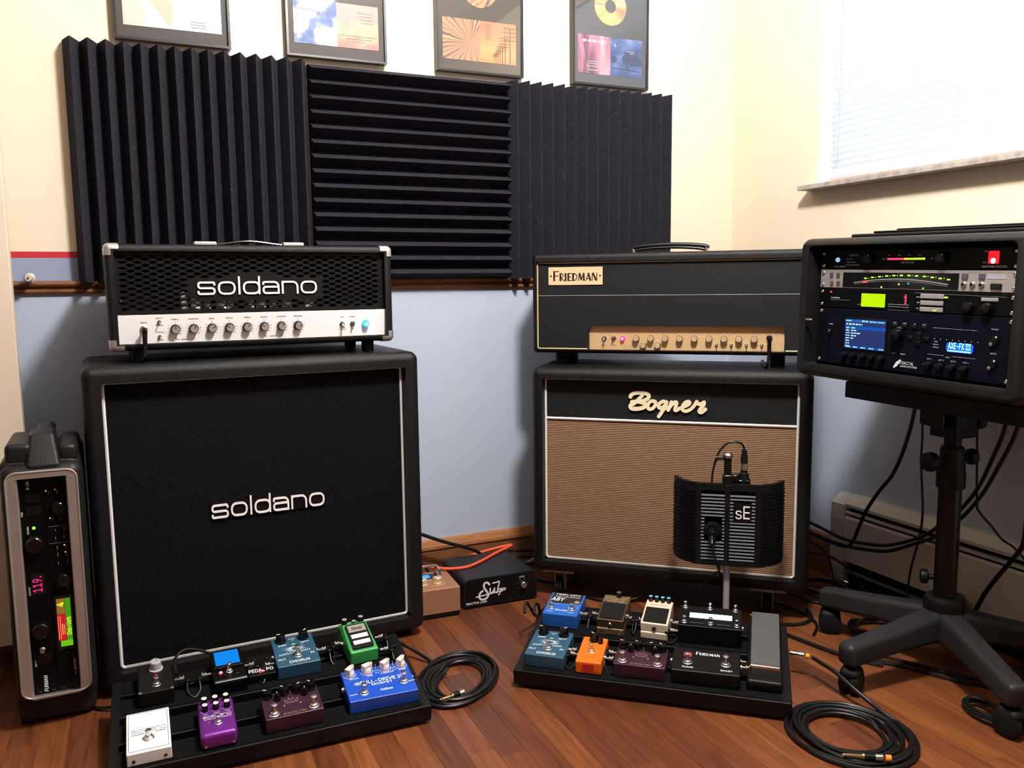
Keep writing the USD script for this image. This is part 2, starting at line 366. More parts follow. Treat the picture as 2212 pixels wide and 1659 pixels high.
part(t, 'lower_strip', along_y(Polygon([(.036, .052), (.047, .053), (.047, .060), (.036, .059)]), hy0, hy1 - .05), simple('dull_strip', (.16, .15, .14), .6), smooth=False)

# ================================================================ acoustic foam
FOAM = material('acoustic_foam', {'tc': ('texture_coordinate', {}), 'n': ('noise_texture', dict(scale=420., detail=3., roughness=.7)), 'v': ('noise_texture', dict(scale=210., detail=1.)),
    'r': ('rgb_ramp', dict(ramp=[(.3, (.013, .0125, .0185)), (.6, (.027, .0258, .037))])), 'r2': ('rgb_ramp', dict(ramp=[(.735, (0, 0, 0)), (.78, (1, 1, 1))])),
    'mx': ('mix_color', dict(b=(.20, .21, .28))), 'b': ('bump', dict(strength=.6, distance=.002)), 'p': ('principled_bsdf', dict(roughness=.85, specular_ior_level=.12))},
    [('tc.object', 'n.vector'), ('tc.object', 'v.vector'), ('n.fac', 'r.fac'), ('v.fac', 'r2.fac'), ('r2.color', 'mx.fac'), ('r.color', 'mx.a'), ('mx.result', 'p.base_color'), ('n.fac', 'b.height'), ('b.normal', 'p.normal')], 'p.BSDF')
def wedge_panel(S, n, base=.012, tip=.060, seed=0):
    """wedges run along z; built in x 0..S, z 0..S, depth towards -y"""
    p = [(0, 0)]
    for k in range(n):
        a, b = k * S / n, (k + 1) * S / n
        p += [(a + .0012, -base), ((a + b) / 2 - .001, -tip), ((a + b) / 2 + .001, -tip), (b - .0012, -base)]
    p += [(S, 0)]
    return prism(Polygon(p), 0, S)
fz = .9585
fo = [(-1.2415, 'left-hand dark foam panel of vertical wedges on the back wall', 0), (-.6285, 'middle dark foam panel of horizontal wedges on the back wall', 1), (-.0165, 'right-hand dark foam panel of vertical wedges on the back wall', 0)]
for x, lab, horiz in fo:
    m = wedge_panel(.610, 15)
    if horiz: m = xf(m, mat4(.610, 0, 0, 0, 0, 0) @ mat4(roll=-PI / 2))
    single('acoustic_foam_panel', mv(m, x, -.001, fz), FOAM, lab, 'acoustic foam panel', smooth=False)

# ================================================================ framed disc awards
FRM = simple('award_frame', (.012, .012, .013), .35)
MATB = simple('award_mat', (.068, .060, .054), .6)
def printmat(name, ramp, scale, detail=5., dist=0., mp=None, kind='noise'):
    n = {'tc': ('texture_coordinate', {}), 'mp': ('mapping', dict(mp or {})), 'n': ('noise_texture', dict(scale=scale, detail=detail, distortion=dist)), 'r': ('rgb_ramp', dict(ramp=ramp)), 'p': ('principled_bsdf', dict(roughness=.5))}
    return material(name, n, [('tc.object', 'mp.vector'), ('mp.vector', 'n.vector'), ('n.fac', 'r.fac'), ('r.color', 'p.base_color')], 'p.BSDF')
CLOUD = printmat('print_clouds', [(.40, (.055, .12, .33)), (.47, (.16, .23, .42)), (.50, (.56, .55, .62)), (.7, (.80, .74, .77))], 13, 5, .2)
def gradmat(name, ramp, scale, amp, axis='z', length=.12):
    n = {'tc': ('texture_coordinate', {}), 's': ('separate_xyz', {}), 'n': ('noise_texture', dict(scale=scale, detail=5.)), 'm': ('math', dict(math_type='multiply_add', value2=1 / length, value3=0.)),
         'a': ('math', dict(math_type='multiply_add', value2=amp)), 'r': ('rgb_ramp', dict(ramp=ramp)), 'p': ('principled_bsdf', dict(roughness=.5))}
    return material(name, n, [('tc.object', 's.vector'), ('tc.object', 'n.vector'), (f's.{axis}', 'm.value1'), ('n.fac', 'a.value1'), ('m.value', 'a.value3'), ('a.value', 'r.fac'), ('r.color', 'p.base_color')], 'p.BSDF')
DAWN = gradmat('print_dawn', [(.35, (.40, .15, .14)), (.6, (.50, .23, .18)), (.85, (.68, .42, .25)), (1.0, (.52, .29, .26)), (1.25, (.26, .21, .28))], 22, .9)
SAND = gradmat('print_sand', [(0.3, (.9, .62, .55)), (.62, (.92, .70, .52)), (.64, (.95, .84, .62)), (1.1, (.95, .86, .74))], 9, .5, 'x')
PALE = simple('print_pale', (.93, .92, .94), .5)
SUNSET = gradmat('print_sunset', [(.1, (.60, .20, .085)), (.5, (.66, .30, .12)), (.8, (.62, .23, .11)), (1.2, (.55, .17, .11))], 10, .4)
CRYS = material('print_crystal', {'tc': ('texture_coordinate', {}), 'mp': ('mapping', dict(location=(-.09, 0, -.055))), 's': ('separate_xyz', {}), 'a': ('math', dict(math_type='arctan2')), 'n': ('noise_texture', dict(scale=30., detail=3.)),
    'm': ('math', dict(math_type='multiply', value2=5.0)), 'ad': ('math', dict(math_type='add')), 'w': ('noise_texture', dict(dimensions='1D', scale=2.2, detail=5., roughness=.75)),
    'r': ('rgb_ramp', dict(ramp=[(.30, (.035, .022, .075)), (.40, (.12, .075, .14)), (.47, (.34, .16, .12)), (.54, (.55, .26, .13)), (.62, (.62, .36, .10)), (.74, (.38, .22, .25))])), 'p': ('principled_bsdf', dict(roughness=.5))},
    [('tc.object', 'mp.vector'), ('mp.vector', 's.vector'), ('s.z', 'a.value1'), ('s.x', 'a.value2'), ('a.value', 'm.value1'), ('tc.object', 'n.vector'), ('m.value', 'ad.value1'), ('n.fac', 'ad.value2'), ('ad.value', 'w.w'), ('w.fac', 'r.fac'), ('r.color', 'p.base_color')], 'p.BSDF')
VEIL = printmat('print_veil', [(.33, (.03, .012, .035)), (.45, (.20, .055, .11)), (.55, (.48, .18, .24)), (.7, (.64, .34, .40))], 11, 4, 1.0, dict(scale=(1.6, 1., .5)))
NIGHT = printmat('print_night', [(.3, (.012, .025, .08)), (.48, (.03, .07, .22)), (.58, (.10, .17, .40)), (.75, (.32, .40, .62))], 14, 5, .4, dict(scale=(.7, 1., 1.5)))
GOLDD = material('gold_disc', {'tc': ('texture_coordinate', {}), 's': ('separate_xyz', {}), 'a': ('math', dict(math_type='arctan2')), 'w': ('noise_texture', dict(dimensions='1D', scale=1.1, detail=1.)),
    'r': ('rgb_ramp', dict(ramp=[(.3, (.70, .30, .14)), (.5, (.86, .56, .18)), (.7, (.92, .72, .42))])), 'p': ('principled_bsdf', dict(roughness=.3, metallic=.75))},
    [('tc.object', 's.vector'), ('s.z', 'a.value1'), ('s.x', 'a.value2'), ('a.value', 'w.w'), ('w.fac', 'r.fac'), ('r.color', 'p.base_color')], 'p.BSDF')
TITLE = simple('print_title', (.16, .13, .17), .5)
TITLEL = simple('print_title_light', (.70, .62, .68), .5)
rnd = random.Random(11)
def award(x0, lab, left, right, disc, deco):
    W, H = .285, .405
    t = thing('framed_award', lab, 'framed award', mat4(x0, -.028, 1.5835))
    part(t, 'frame', tm(cb(0, W, 0, .024, 0, H) - cb(.006, W - .006, -.01, .012, .006, H - .006)), FRM, smooth=False)
    part(t, 'mat_board', box(.005, W - .005, .010, .012, .005, H - .005), MATB, smooth=False)
    # prints keep their own origin so that their pictures sit on them
    for nm, mm, ox in (('left_print', left, .0215), ('right_print', right, .1425)):
        path = numbered(t, nm)
        pr = usdkit.mesh(stage, path, box(0, .121, -.0006, .0006, 0, .121), mm, smooth=False)
        pr.AddTranslateOp().Set((ox, .0092, .037))
    path = numbered(t, 'disc')
    dm = prism(Point(0, 0).buffer(.0595, quad_segs=16) - Point(0, 0).buffer(.0205, quad_segs=10), -.0006, .0006)
    pr = usdkit.mesh(stage, path, xf(dm, FRONT), disc, smooth=False); pr.AddTranslateOp().Set((.1425, .0088, .254))
    f = front(t, 0, .0084, 0)
    deco(f)
    part(t, 'glass', box(.006, W - .006, .0035, .0055, .006, H - .006), GLASS, smooth=False)
def lines(f, rows, m, seed):
    r = random.Random(seed); sh = []
    for x0, x1, y, h in rows: sh += dashes(x0, x1, y, h, r)
    f.marks(sh, m, name='small_print')
def deco1(f):
    lines(f, [(.165, .205, .140 - .007 * k, .0022) for k in range(4)] + [(.185, .225, .060 - .007 * k, .0018) for k in range(3)], TITLE, 1)
    f.marks([Polygon([(.030, .150), (.060, .130), (.090, .128), (.142, .105), (.142, .050), (.132, .045), (.110, .080), (.080, .115)])], SANDP, name='printed_dune')
SANDP = simple('print_dune', (.86, .52, .38), .5)
def deco2(f):
    f.text([('morning sky', .082, .125, .010, dict(w=.088))], TITLE, name='printed_title')
    lines(f, [(.205 + .003 * k, .248, .135 - .009 * k, .002) for k in range(4)] + [(.150, .255, .070, .0018), (.170, .245, .062, .0018), (.185, .225, .054, .0018)], TITLE, 2)
POLE = simple('print_pole', (.10, .035, .04), .5)
def deco3(f):
    lines(f, [(.160, .182 - .002 * (k % 3), .148 - .0055 * k, .0018) for k in range(9)], TITLE, 3)
    sh = []
    for k, (px, h) in enumerate([(.243, .108), (.226, .078), (.217, .060), (.209, .050), (.202, .040), (.196, .032), (.191, .026)]):
        w = .0022 * .8 ** k + .0004; sh.append(line(px, .038, px, .038 + h, w))
        for q in range(4):
            yy = .036 + h * (1 - .11 * q); hw = .021 * .83 ** k
            sh.append(line(max(px - hw, .15), yy, min(px + hw, .2625), yy, w * .5))
            for e in (-.9, -.5, .5, .9):
                if px + hw * e < .262: sh.append(sbox(px + hw * e - w * .3, yy, px + hw * e + w * .3, yy + w * 1.2))
    f.marks(sh, POLE, name='printed_poles')
TREEP = simple('print_tree', (.010, .022, .075), .5)
def deco4(f):
    f.text([('SKY', .118, .134, .011, dict(w=.026))], TITLEL, name='printed_title')
    lines(f, [(.040, .100, .136, .007), (.060, .100, .075, .0018), (.060, .098, .068, .0018), (.056, .098, .060, .0018), (.060, .098, .048, .0018), (.205, .235, .118, .0018), (.215, .240, .112, .0018)], TITLEL, 4)
    cr = unary_union([Point(.200 + .008 * i, .095 + .010 * math.sin(i * 1.7)).buffer(.013) for i in range(8)])
    f.marks([(cr.intersection(sbox(.144, .04, .262, .157))).union(line(.208, .060, .204, .10, .008)), line(.15, .062, .262, .058, .004), Point(.155, .090).buffer(.012)], TREEP, name='printed_tree')
    f.marks([Point(.162, .135).buffer(.0045) - Point(.1645, .137).buffer(.0042)], WHITE, name='printed_moon')
award(-1.118, 'framed award with a pale sand-coloured print, leftmost in the row', SAND, PALE, GOLDD, deco1)
award(-.6845, 'framed award with blue sky and white clouds print', CLOUD, DAWN, GOLDD, deco2)
award(-.2455, 'framed award with burst of orange crystals and telephone poles print', CRYS, SUNSET, CRYS, deco3)
award(.2155, 'framed award with gold disc over pink and night-blue prints', VEIL, NIGHT, GOLDD, deco4)

# ================================================================ shared small builders
def knob_plain(f, x, y, r, h, body, cap=None, pointer=None, ang=0, skirt=0, n=20, name='knob'):
    """a turned knob standing on a face; pointer: a mark of its own on top"""
    prof = [(r * 1.02, 0), (r * 1.02, h * .1), (r, h * .3), (r * .94, h - r * .12), (r * .82, h)]
    if skirt: prof = [(skirt, 0), (skirt, h * .16), (r * 1.05, h * .26)] + prof[2:]
    k = f.add(name, lathe(prof, n), body, x, y)
    if cap is not None: f.add('cap', cyl(r * .86, h - .0003, h + .0004, n), cap, x, y, under=k)
    if pointer is not None:
        f.add('pointer', box(-r * .09, r * .09, r * .12, r * .86, h - .0001, h + .0007), pointer, x, y, rot=ang, under=k)
    return k
def toggle(f, x, y, r=.0045, L=.011, tilt=-.35, name='toggle_switch'):
    k = f.add(name, cat(lathe([(r * 1.25, 0), (r * 1.25, .0018), (r, .002), (r, .005), (r * .7, .0055)], 6), xf(lathe([(r * .32, 0), (r * .36, L * .6), (r * .5, L), (r * .3, L * 1.08)], 10), mat4(0, 0, .005, tilt=tilt))), CHROME, x, y)
    return k
def led(f, x, y, r, m, name='indicator_light'):
    return f.add(name, lathe([(r, 0), (r, r * .5), (r * .75, r * 1.1), (r * .3, r * 1.4)], 12), m, x, y)
def foot_switch(f, x, y, r=.0062, h=.019, name='foot_switch'):
    k = f.add(name, cat(lathe([(r * 1.55, 0), (r * 1.55, .0012), (r * 1.2, .0022), (r * 1.15, .0055), (r * .75, .007)], 18), lathe([(r * .62, .006), (r * .62, h - .004), (r * .92, h - .0035), (r * .92, h - .0008), (r * .7, h)], 18)), NICKEL, x, y)
    return k
def screw(f, x, y, r=.003, m=NICKEL): return f.add('screw', lathe([(r, 0), (r, .0006), (r * .6, .0014)], 10), m, x, y)
def jack_plug(f, x, y, m=NICKEL):
    """a straight plug pushed into a socket on a face, its barrel pointing out"""
    f.add('socket_nut', lathe([(.0085, 0), (.0085, .002), (.006, .003)], 8), NICKEL, x, y)
def open_box(W, D, H, t, r, recess, back=None, rin=.003):
    """a covered cabinet shell: rounded outside, recessed at the front (y = 0 is the front edge)"""
    return rb(0, W, 0, D, 0, H, r, 20) - rb(t, W - t, -.05, recess, t, H - t, rin, 8)
def logo_letters(word):
    """wide rounded lower-case letters, x-height 1, as one shape starting at x = 0"""
    t, W, g = .150, 1.32, .17
    a, b, y0, y1 = t / 2, W - t / 2, t / 2, 1 - t / 2
    ym = .5
    def path(pts, r, closed=False):
        out = []; n = len(pts)
        for i, p in enumerate(pts):
            if not closed and i in (0, n - 1): out.append(p); continue
            p = np.array(p); q = np.array(pts[i - 1]); s = np.array(pts[(i + 1) % n])
            d0, d1 = (q - p) / np.linalg.norm(q - p), (s - p) / np.linalg.norm(s - p)
            rr = min(r, np.linalg.norm(q - p) / 2, np.linalg.norm(s - p) / 2)
            A, B = p + d0 * rr, p + d1 * rr
            for k in np.linspace(0, 1, 7): out.append(tuple((1 - k) ** 2 * A + 2 * k * (1 - k) * p + k * k * B))
        if closed: out += out[:2]
        return LineString(out).buffer(t / 2, cap_style='flat', join_style='round')
    L = {'s': path([(b, .70), (b, y1), (a, y1), (a, ym), (b, ym), (b, y0), (a, y0), (a, .30)], .30), 'o': path([(a, y0), (a, y1), (b, y1), (b, y0)], .42, True),
         'l': line(.1, 0, .1, 1.375, t), 'n': unary_union([line(a, 0, a, 1, t), path([(a, .55), (a, y1), (b, y1), (b, 0)], .42)]),
         'd': unary_union([path([(a, y0), (a, y1), (b, y1), (b, y0)], .42, True), line(b, 0, b, 1.375, t)]),
         'a': unary_union([path([(a, .70), (a, y1), (b, y1), (b, 0)], .38), path([(b, .56), (a, .56), (a, y0), (b, y0)], .30)])}
    x, out = 0, []
    for ch in word:
        w = .2 if ch == 'l' else W
        out.append(sa.translate(L[ch], x, 0)); x += w + g
    return unary_union(out), x - g
def fit_shape(shape, x0, x1, y0, h=None):
    """scales a shape so that it spans x0..x1 with its baseline (shape y = 0) at y0"""
    b = shape.bounds; s = (x1 - x0) / (b[2] - b[0]); sy = s if h is None else h
    return sa.translate(sa.scale(shape, s, sy, origin=(0, 0)), x0 - b[0] * s, y0)
def ink(strokes):
    """hand-drawn lettering: (points, width) strokes through smooth curves"""
    return unary_union([LineString(spline([(a, b) for a, b in p], 6)).buffer(w / 2, cap_style='round') for p, w in strokes])
def input_cable(owner_label, name, pts, plug_at, M, n=8):
    pass

# ================================================================ left stack: speaker cabinet and head
SM = mat4(-1.2291, -.4403, 0, .0406)
W, D, H = .785, .36, .752
t = thing('speaker_cabinet', 'large black speaker cabinet with a black grille and white piping, left of the room', 'speaker cabinet', SM)
Z0 = .020
part(t, 'shell', mv(open_box(W, D, H, .039, .022, .036), 0, 0, Z0), TOLEX)
GRILLEB = material('black_grille_cloth', {'tc': ('texture_coordinate', {}), 'mp': ('mapping', dict(rotation=(0, .86, 0))), 'w': ('wave_texture', dict(bands_direction='x', scale=52., distortion=.6, detail=2., detail_scale=8.)),
    'n': ('noise_texture', dict(scale=650., detail=1.)), 'mu': ('math', dict(math_type='multiply')), 'r': ('rgb_ramp', dict(ramp=[(.15, (.0018, .0018, .002)), (.42, (.0035, .0035, .004)), (.62, (.021, .021, .023))])),
    'b': ('bump', dict(strength=.5, distance=.001)), 'p': ('principled_bsdf', dict(roughness=.7, specular_ior_level=.1))},
    [('tc.object', 'mp.vector'), ('mp.vector', 'w.vector'), ('tc.object', 'n.vector'), ('w.fac', 'mu.value1'), ('n.fac', 'mu.value2'), ('mu.value', 'r.fac'), ('r.color', 'p.base_color'), ('w.fac', 'b.height'), ('b.normal', 'p.normal')], 'p.BSDF')
part(t, 'grille_cloth', box(.041, W - .041, .031, .0365, Z0 + .041, Z0 + H - .0395), GRILLEB, smooth=False)
part(t, 'piping', mv(sweep_rect(W - .085, H - .082, .008, .0040), .0425, .030, Z0 + .0425), PIPEW, label='white piping around the grille')
f = front(t, 0, .0308, 0)
shape, wd = logo_letters('soldano')
sh = fit_shape(shape, .2581, .5302, .3905, .0345)
f.add('logo_backing', prism(sbox(.2565, .388, .5318, .4275).union(sbox(.345, .388, .425, .440)), 0, .003), BLACKM, smooth=False)
f.add('logo', prism(sh, .003, .0065), WHITEL, smooth=False, label='white raised lettering')
for x in (.05, W - .05):
    for y in (.05, D - .05): part(t, 'foot', mv(lathe([(.018, 0), (.021, .004), (.021, Z0 + .004)], 16), x, y, 0), RUBBER)

HW, HD, HH = .6715, .25, .2436
HM = SM @ mat4(.064, .0534, .800)
t = thing('amplifier_head', 'black amplifier head with white control panel and chrome corners', 'amplifier', HM)
ti, ho = .020, .0145
sh_ = rb(0, HW, 0, HD, 0, HH, .012, 16) - cb(ti, HW - ti, -.05, HD - .015, .0145, HH - .016)
part(t, 'shell', sh_, TOLEX)
big = rb(-.0018, HW + .0018, -.0018, HD + .0018, -.0018, HH + .0018, .013, 16)
for x in (0, 1):
    for zz in (0, 1):
        x0, x1 = (-.01, .031) if x == 0 else (HW - .031, HW + .01)
        z0, z1 = (-.01, .026) if zz == 0 else (HH - .026, HH + .01)
        c = (big - rb(.0003, HW - .0003, .0003, HD - .0003, .0003, HH - .0003, .012, 16)) ^ cb(x0, x1, -.01, .036, z0, z1)
        c = c - cb(.0145, HW - .0145, -.05, .05, .0125, HH - .0125)
        part(t, 'corner_cap', c, SATIN, label='chrome corner cap')
# perforated grille: rows of lens-shaped holes
gx0, gx1, gz0, gz1 = ti - .001, HW - ti + .001, .083, HH - .0145
holes = []
row = 0; zz = gz0 + .012
while zz < gz1 - .010:
    x = gx0 + .018 + (.0160 if row % 2 else 0)
    while x < gx1 - .020:
        e = np.linspace(0, 1, 4)
        up = [(x - .0105 + .021 * k, zz + .0038 * math.sin(PI * k) ** 1.0) for k in np.linspace(0, 1, 7)]
        dn = [(x - .0105 + .021 * k, zz - .0038 * math.sin(PI * k) ** 1.0) for k in np.linspace(1, 0, 7)[1:-1]]
        holes.append(Polygon(up + dn)); x += .0320
    zz += .0067; row += 1
plate = sbox(gx0, gz0, gx1, gz1)
logo_zone = sbox(.190, .118, .487, .162).union(sbox(.285, .118, .366, .176))
holes = [h for h in holes if not h.intersects(logo_zone)]
f = front(t, 0, .016, 0)
f.add('perforated_grille', prism(plate - unary_union(holes), -.0015, 0), BLACKP, smooth=False)
sh = fit_shape(shape, .1945, .4775, .1255, .0318)
f.add('logo', prism(sh, .0005, .004), WHITEL, smooth=False, label='white raised lettering')
for x in (.028, HW - .028): screw(f, x, .112, .0035, BLACKG)
# chassis with valves behind the grille
part(t, 'chassis', box(ti, HW - ti, .022, HD - .02, .016, .084), BLACKM, smooth=False)
VALVE = simple('valve_glass', (.86, .90, .92), .10, spec=.9)
CAN = simple('valve_can', (.60, .58, .60), .35, .2)
for k, (x, kind) in enumerate([(.165, 1), (.192, 0), (.217, 1), (.250, 0), (.270, 1), (.318, 1), (.343, 0), (.371, 1), (.405, 0), (.462, 0)]):
    if kind: part(t, 'valve_shield', mv(lathe([(.0085, .0), (.0085, .045), (.006, .048), (.004, .0495)], 14), x, .034, .084), CAN)
    else: part(t, 'valve', mv(lathe([(.0115, 0), (.0125, .006), (.0125, .030), (.009, .038), (.003, .0415)], 16), x, .038, .084), VALVE)
for x in (.025, .55): part(t, 'transformer', rb(x + .01, x + .07, .10, .17, .084, .150, .004), BLACKM)
# white control panel, slightly raked, with scalloped light on top left to the lamp
PF = mat4(0, .012, .0155, tilt=.06) @ FRONT
f = Face(t, PF)
f.add('control_panel', prism(sbox(.0185, 0, HW - .0185, .0665), -.004, 0), PANELW, smooth=False, label='white control panel')
PTX = simple('panel_print', (.05, .04, .05), .5)
kx = [.141, .1815, .2225, .2625, .3035, .344, .3855, .4260]
kang = [.05, -.45, -.9, .95, -.5, 1.0, -.35, -1.35]
kn = ['NORMAL', 'OVERDRIVE', 'BASS', 'MIDDLE', 'TREBLE', 'NORMAL', 'OVERDRIVE', 'PRESENCE']
items, ticks = [], []
for x, a, nme in zip(kx, kang, kn):
    y = .0315
    knob_plain(f, x, y, .0100, .0145, BLACKP, KNOBG, BLACKT, a, skirt=.0112)
    items.append((nme, x, y + .0215, .0032, dict(w=.0022 * len(nme) + .003)))
    for d in range(11):
        an = math.radians(225 - 27 * d)
        ticks.append(line(x + .0118 * math.cos(an), y + .0118 * math.sin(an), x + .0138 * math.cos(an), y + .0138 * math.sin(an), .0005))
        if d not in (4, 6): items.append((str(d), x + .0158 * math.cos(an), y + .0158 * math.sin(an) - .0011, .0024))
items += [('PREAMP', .161, .0055, .0030), ('MASTER', .3645, .0055, .0030), ('INPUT', .074, .047, .0034), ('BRIGHT', .107, .0565, .0028), ('NORMAL', .107, .0405, .0028), ('CRUNCH', .107, .0240, .0028), ('CLEAN', .107, .0062, .0028),
          ('ON', .5375, .0475, .0030), ('STANDBY', .5375, .0165, .0030), ('POWER', .5645, .0475, .0030), ('OFF', .5645, .0165, .0030)]
f.text(items, PTX, name='panel_lettering')
br = []
for a, b in ((kx[0], kx[1]), (kx[5], kx[6])):
    for s, x in ((1, a), (-1, b)):
        br.append(LineString(spline([(x, .0125), (x + s * .0012, .0080), (x + s * .0060, .0068)], 5)).buffer(.0005))
f.marks(ticks, PTX); f.marks(br, PTX, name='printed_bracket')
for x, y in ((.107, .0497), (.1065, .0155)): toggle(f, x, y, .0036, .009, .3)
toggle(f, .5375, .0315, .0056, .013, .5); toggle(f, .5645, .0315, .0056, .013, -.3)
f.add('input_jack', lathe([(.0088, 0), (.0088, .0025), (.0062, .0035), (.0062, .006), (.004, .0062)], 8), NICKEL, .0735, .0335)
BLUEJ = glow('blue_lamp', (.02, .42, 1.0), 3.2)
BLUEC = glow('blue_lamp_core', (.55, .9, 1.0), 8.0)
k = f.add('pilot_lamp', lathe([(.0086, .002), (.0086, .008), (.0074, .0125), (.004, .015)], 18), BLUEJ, .5985, .0315, label='blue pilot lamp')
f.add('bezel', lathe([(.0095, 0), (.0095, .002), (.0088, .003)], 20), NICKEL, .5985, .0315, under=k)
f.add('lamp_core', lathe([(.0042, .0148), (.0036, .0158), (.002, .0163)], 12), BLUEC, .5985, .0315, under=k)
# carrying strap
k = part(t, 'handle', tube([(.238, .13, HH + .004), (.275, .13, HH + .008), (.337, .13, HH + .0145), (.40, .13, HH + .008), (.437, .13, HH + .004)], .0035, 8), BLACKG)
for x in (.2025, .4185): part(k, 'handle_cap', rb(x, x + .055, .117, .143, HH - .001, HH + .0135, .004), SATIN)
for x in (.06, HW - .06):
    for y in (.04, HD - .04): part(t, 'foot', mv(lathe([(.014, 0), (.016, .003), (.016, .030)], 14), x, y, -.028), RUBBER)
# its instrument cable
t = thing('instrument_cable', 'black instrument cable hanging from the input of the left amplifier head', 'cable', HM)
part(t, 'plug', cat(seg((.0735, .0095, .049), (.0735, -.006, .0485), .0032), seg((.0735, -.006, .0485), (.0735, -.014, .042), .0062, .006), seg((.0735, -.014, .043), (.0725, -.0145, .012), .0058, .0048)), BLACKM)
part(t, 'cord', tube([(.0725, -.0145, .014), (.072, -.0150, -.004), (.069, -.011, -.0165), (.066, .03, -.023), (.064, .12, -.0235), (.060, .20, -.0235)], .0040), CABLE)

# ================================================================ right stack: speaker cabinet and head
BM = mat4(-.0676, -.2864, 0, -.7128)
W, D, H, Z0 = .7835, .29, .6177, .0848
t = thing('speaker_cabinet', 'black speaker cabinet with tan grille cloth and gold script logo in the corner', 'speaker cabinet', BM)
part(t, 'shell', mv(open_box(W, D, H, .0345, .024, .034), 0, 0, Z0), TOLEX)
TAN = material('tan_grille_cloth', {'tc': ('texture_coordinate', {}), 's': ('separate_xyz', {}), 'w': ('wave_texture', dict(bands_direction='z', scale=61., distortion=.15, detail=1., detail_scale=20.)), 'w2': ('wave_texture', dict(bands_direction='x', scale=115., distortion=.4, detail=1., detail_scale=10.)),
    'r': ('rgb_ramp', dict(ramp=[(.40, (.155, .080, .036)), (.6, (.225, .124, .064)), (.8, (.44, .265, .175))])), 'r2': ('rgb_ramp', dict(ramp=[(.3, (.62, .60, .55)), (.6, (1, 1, 1))])), 'iv': ('rgb_ramp', dict(ramp=[(.45, (1, 1, 1)), (.7, (0, 0, 0))])),
    'mf': ('mix_color', dict(a=(1, 1, 1))), 'mx': ('mix_color', dict(blend_type='multiply', fac=1.0)), 'b': ('bump', dict(strength=.4, distance=.001)), 'p': ('principled_bsdf', dict(roughness=.75, specular_ior_level=.2))},
    [('tc.object', 'w.vector'), ('tc.object', 'w2.vector'), ('w.fac', 'r.fac'), ('w2.fac', 'r2.fac'), ('w.fac', 'iv.fac'), ('iv.color', 'mf.fac'), ('r2.color', 'mf.b'), ('r.color', 'mx.a'), ('mf.result', 'mx.b'), ('mx.result', 'p.base_color'), ('w.fac', 'b.height'), ('b.normal', 'p.normal')], 'p.BSDF')
part(t, 'grille_cloth', box(.0365, W - .0365, .0295, .0345, Z0 + .0365, .5475), TAN, smooth=False, label='tan woven grille cloth')
part(t, 'upper_panel', box(.0365, W - .0365, .0295, .0345, .5475, Z0 + H - .0350), TOLEX_D, smooth=False)
part(t, 'divider_strip', rb(.0385, W - .0385, .0250, .0305, .5455, .5525, .002, 8), PIPEW, label='white divider strip')
part(t, 'piping', mv(sweep_rect(W - .076, H - .0735, .008, .0035), .038, .028, Z0 + .038), PIPEW, label='white piping around the front')
# script logo, drawn stroke by stroke (units: 1/1000 of its own sheet)
B_ = [([(1480, 1078), (1492, 1050), (1540, 1026), (1610, 1018), (1690, 1026), (1732, 1052), (1722, 1092), (1668, 1124), (1596, 1142), (1500, 1150)], 38), ([(1640, 1060), (1608, 1092), (1560, 1140), (1520, 1182)], 36),
      ([(1596, 1142), (1664, 1160), (1690, 1188), (1664, 1220), (1590, 1242), (1510, 1244), (1482, 1222), (1488, 1192), (1530, 1166)], 40),
      ([(1664, 1222), (1690, 1200), (1720, 1160)], 26),
      ([(1822, 1140), (1778, 1128), (1734, 1156), (1718, 1206), (1736, 1240), (1776, 1238), (1812, 1204), (1828, 1158), (1818, 1138)], 34), ([(1820, 1160), (1850, 1180), (1880, 1190)], 22),
      ([(1972, 1142), (1930, 1130), (1880, 1160), (1868, 1204), (1890, 1224), (1930, 1206), (1974, 1156)], 34), ([(1976, 1142), (1948, 1210), (1906, 1288), (1872, 1340)], 38), ([(1925, 1260), (1968, 1226), (2004, 1196)], 22),
      ([(2042, 1138), (2024, 1190), (2000, 1246)], 36), ([(2012, 1220), (2050, 1168), (2090, 1136), (2112, 1146), (2102, 1190), (2090, 1236), (2108, 1248), (2150, 1220)], 34),
      ([(2196, 1196), (2250, 1176), (2286, 1144), (2268, 1122), (2224, 1140), (2190, 1192), (2196, 1240), (2240, 1254), (2300, 1226), (2346, 1180)], 34),
      ([(2346, 1180), (2372, 1130), (2380, 1120)], 34), ([(2376, 1134), (2410, 1152), (2450, 1146), (2478, 1126), (2468, 1170), (2424, 1226), (2420, 1258), (2450, 1262), (2496, 1222)], 36)]
shp = ink([([(a, 1248 - b) for a, b in p], w * 1.35) for p, w in B_])
b0 = shp.bounds
sc = (.5042 - .2838) / (b0[2] - b0[0])
shp = sa.translate(sa.scale(shp, sc, sc * 1.0, origin=(0, 0)), .2838 - b0[0] * sc, .5835)
shp = sa.rotate(shp, 0)
f = front(t, 0, .0295, 0)
f.add('logo', prism(shp, 0, .006), CREAM, smooth=False, label='cream script lettering')
CASTB = simple('caster_bracket', (.34, .32, .29), .45, .4)
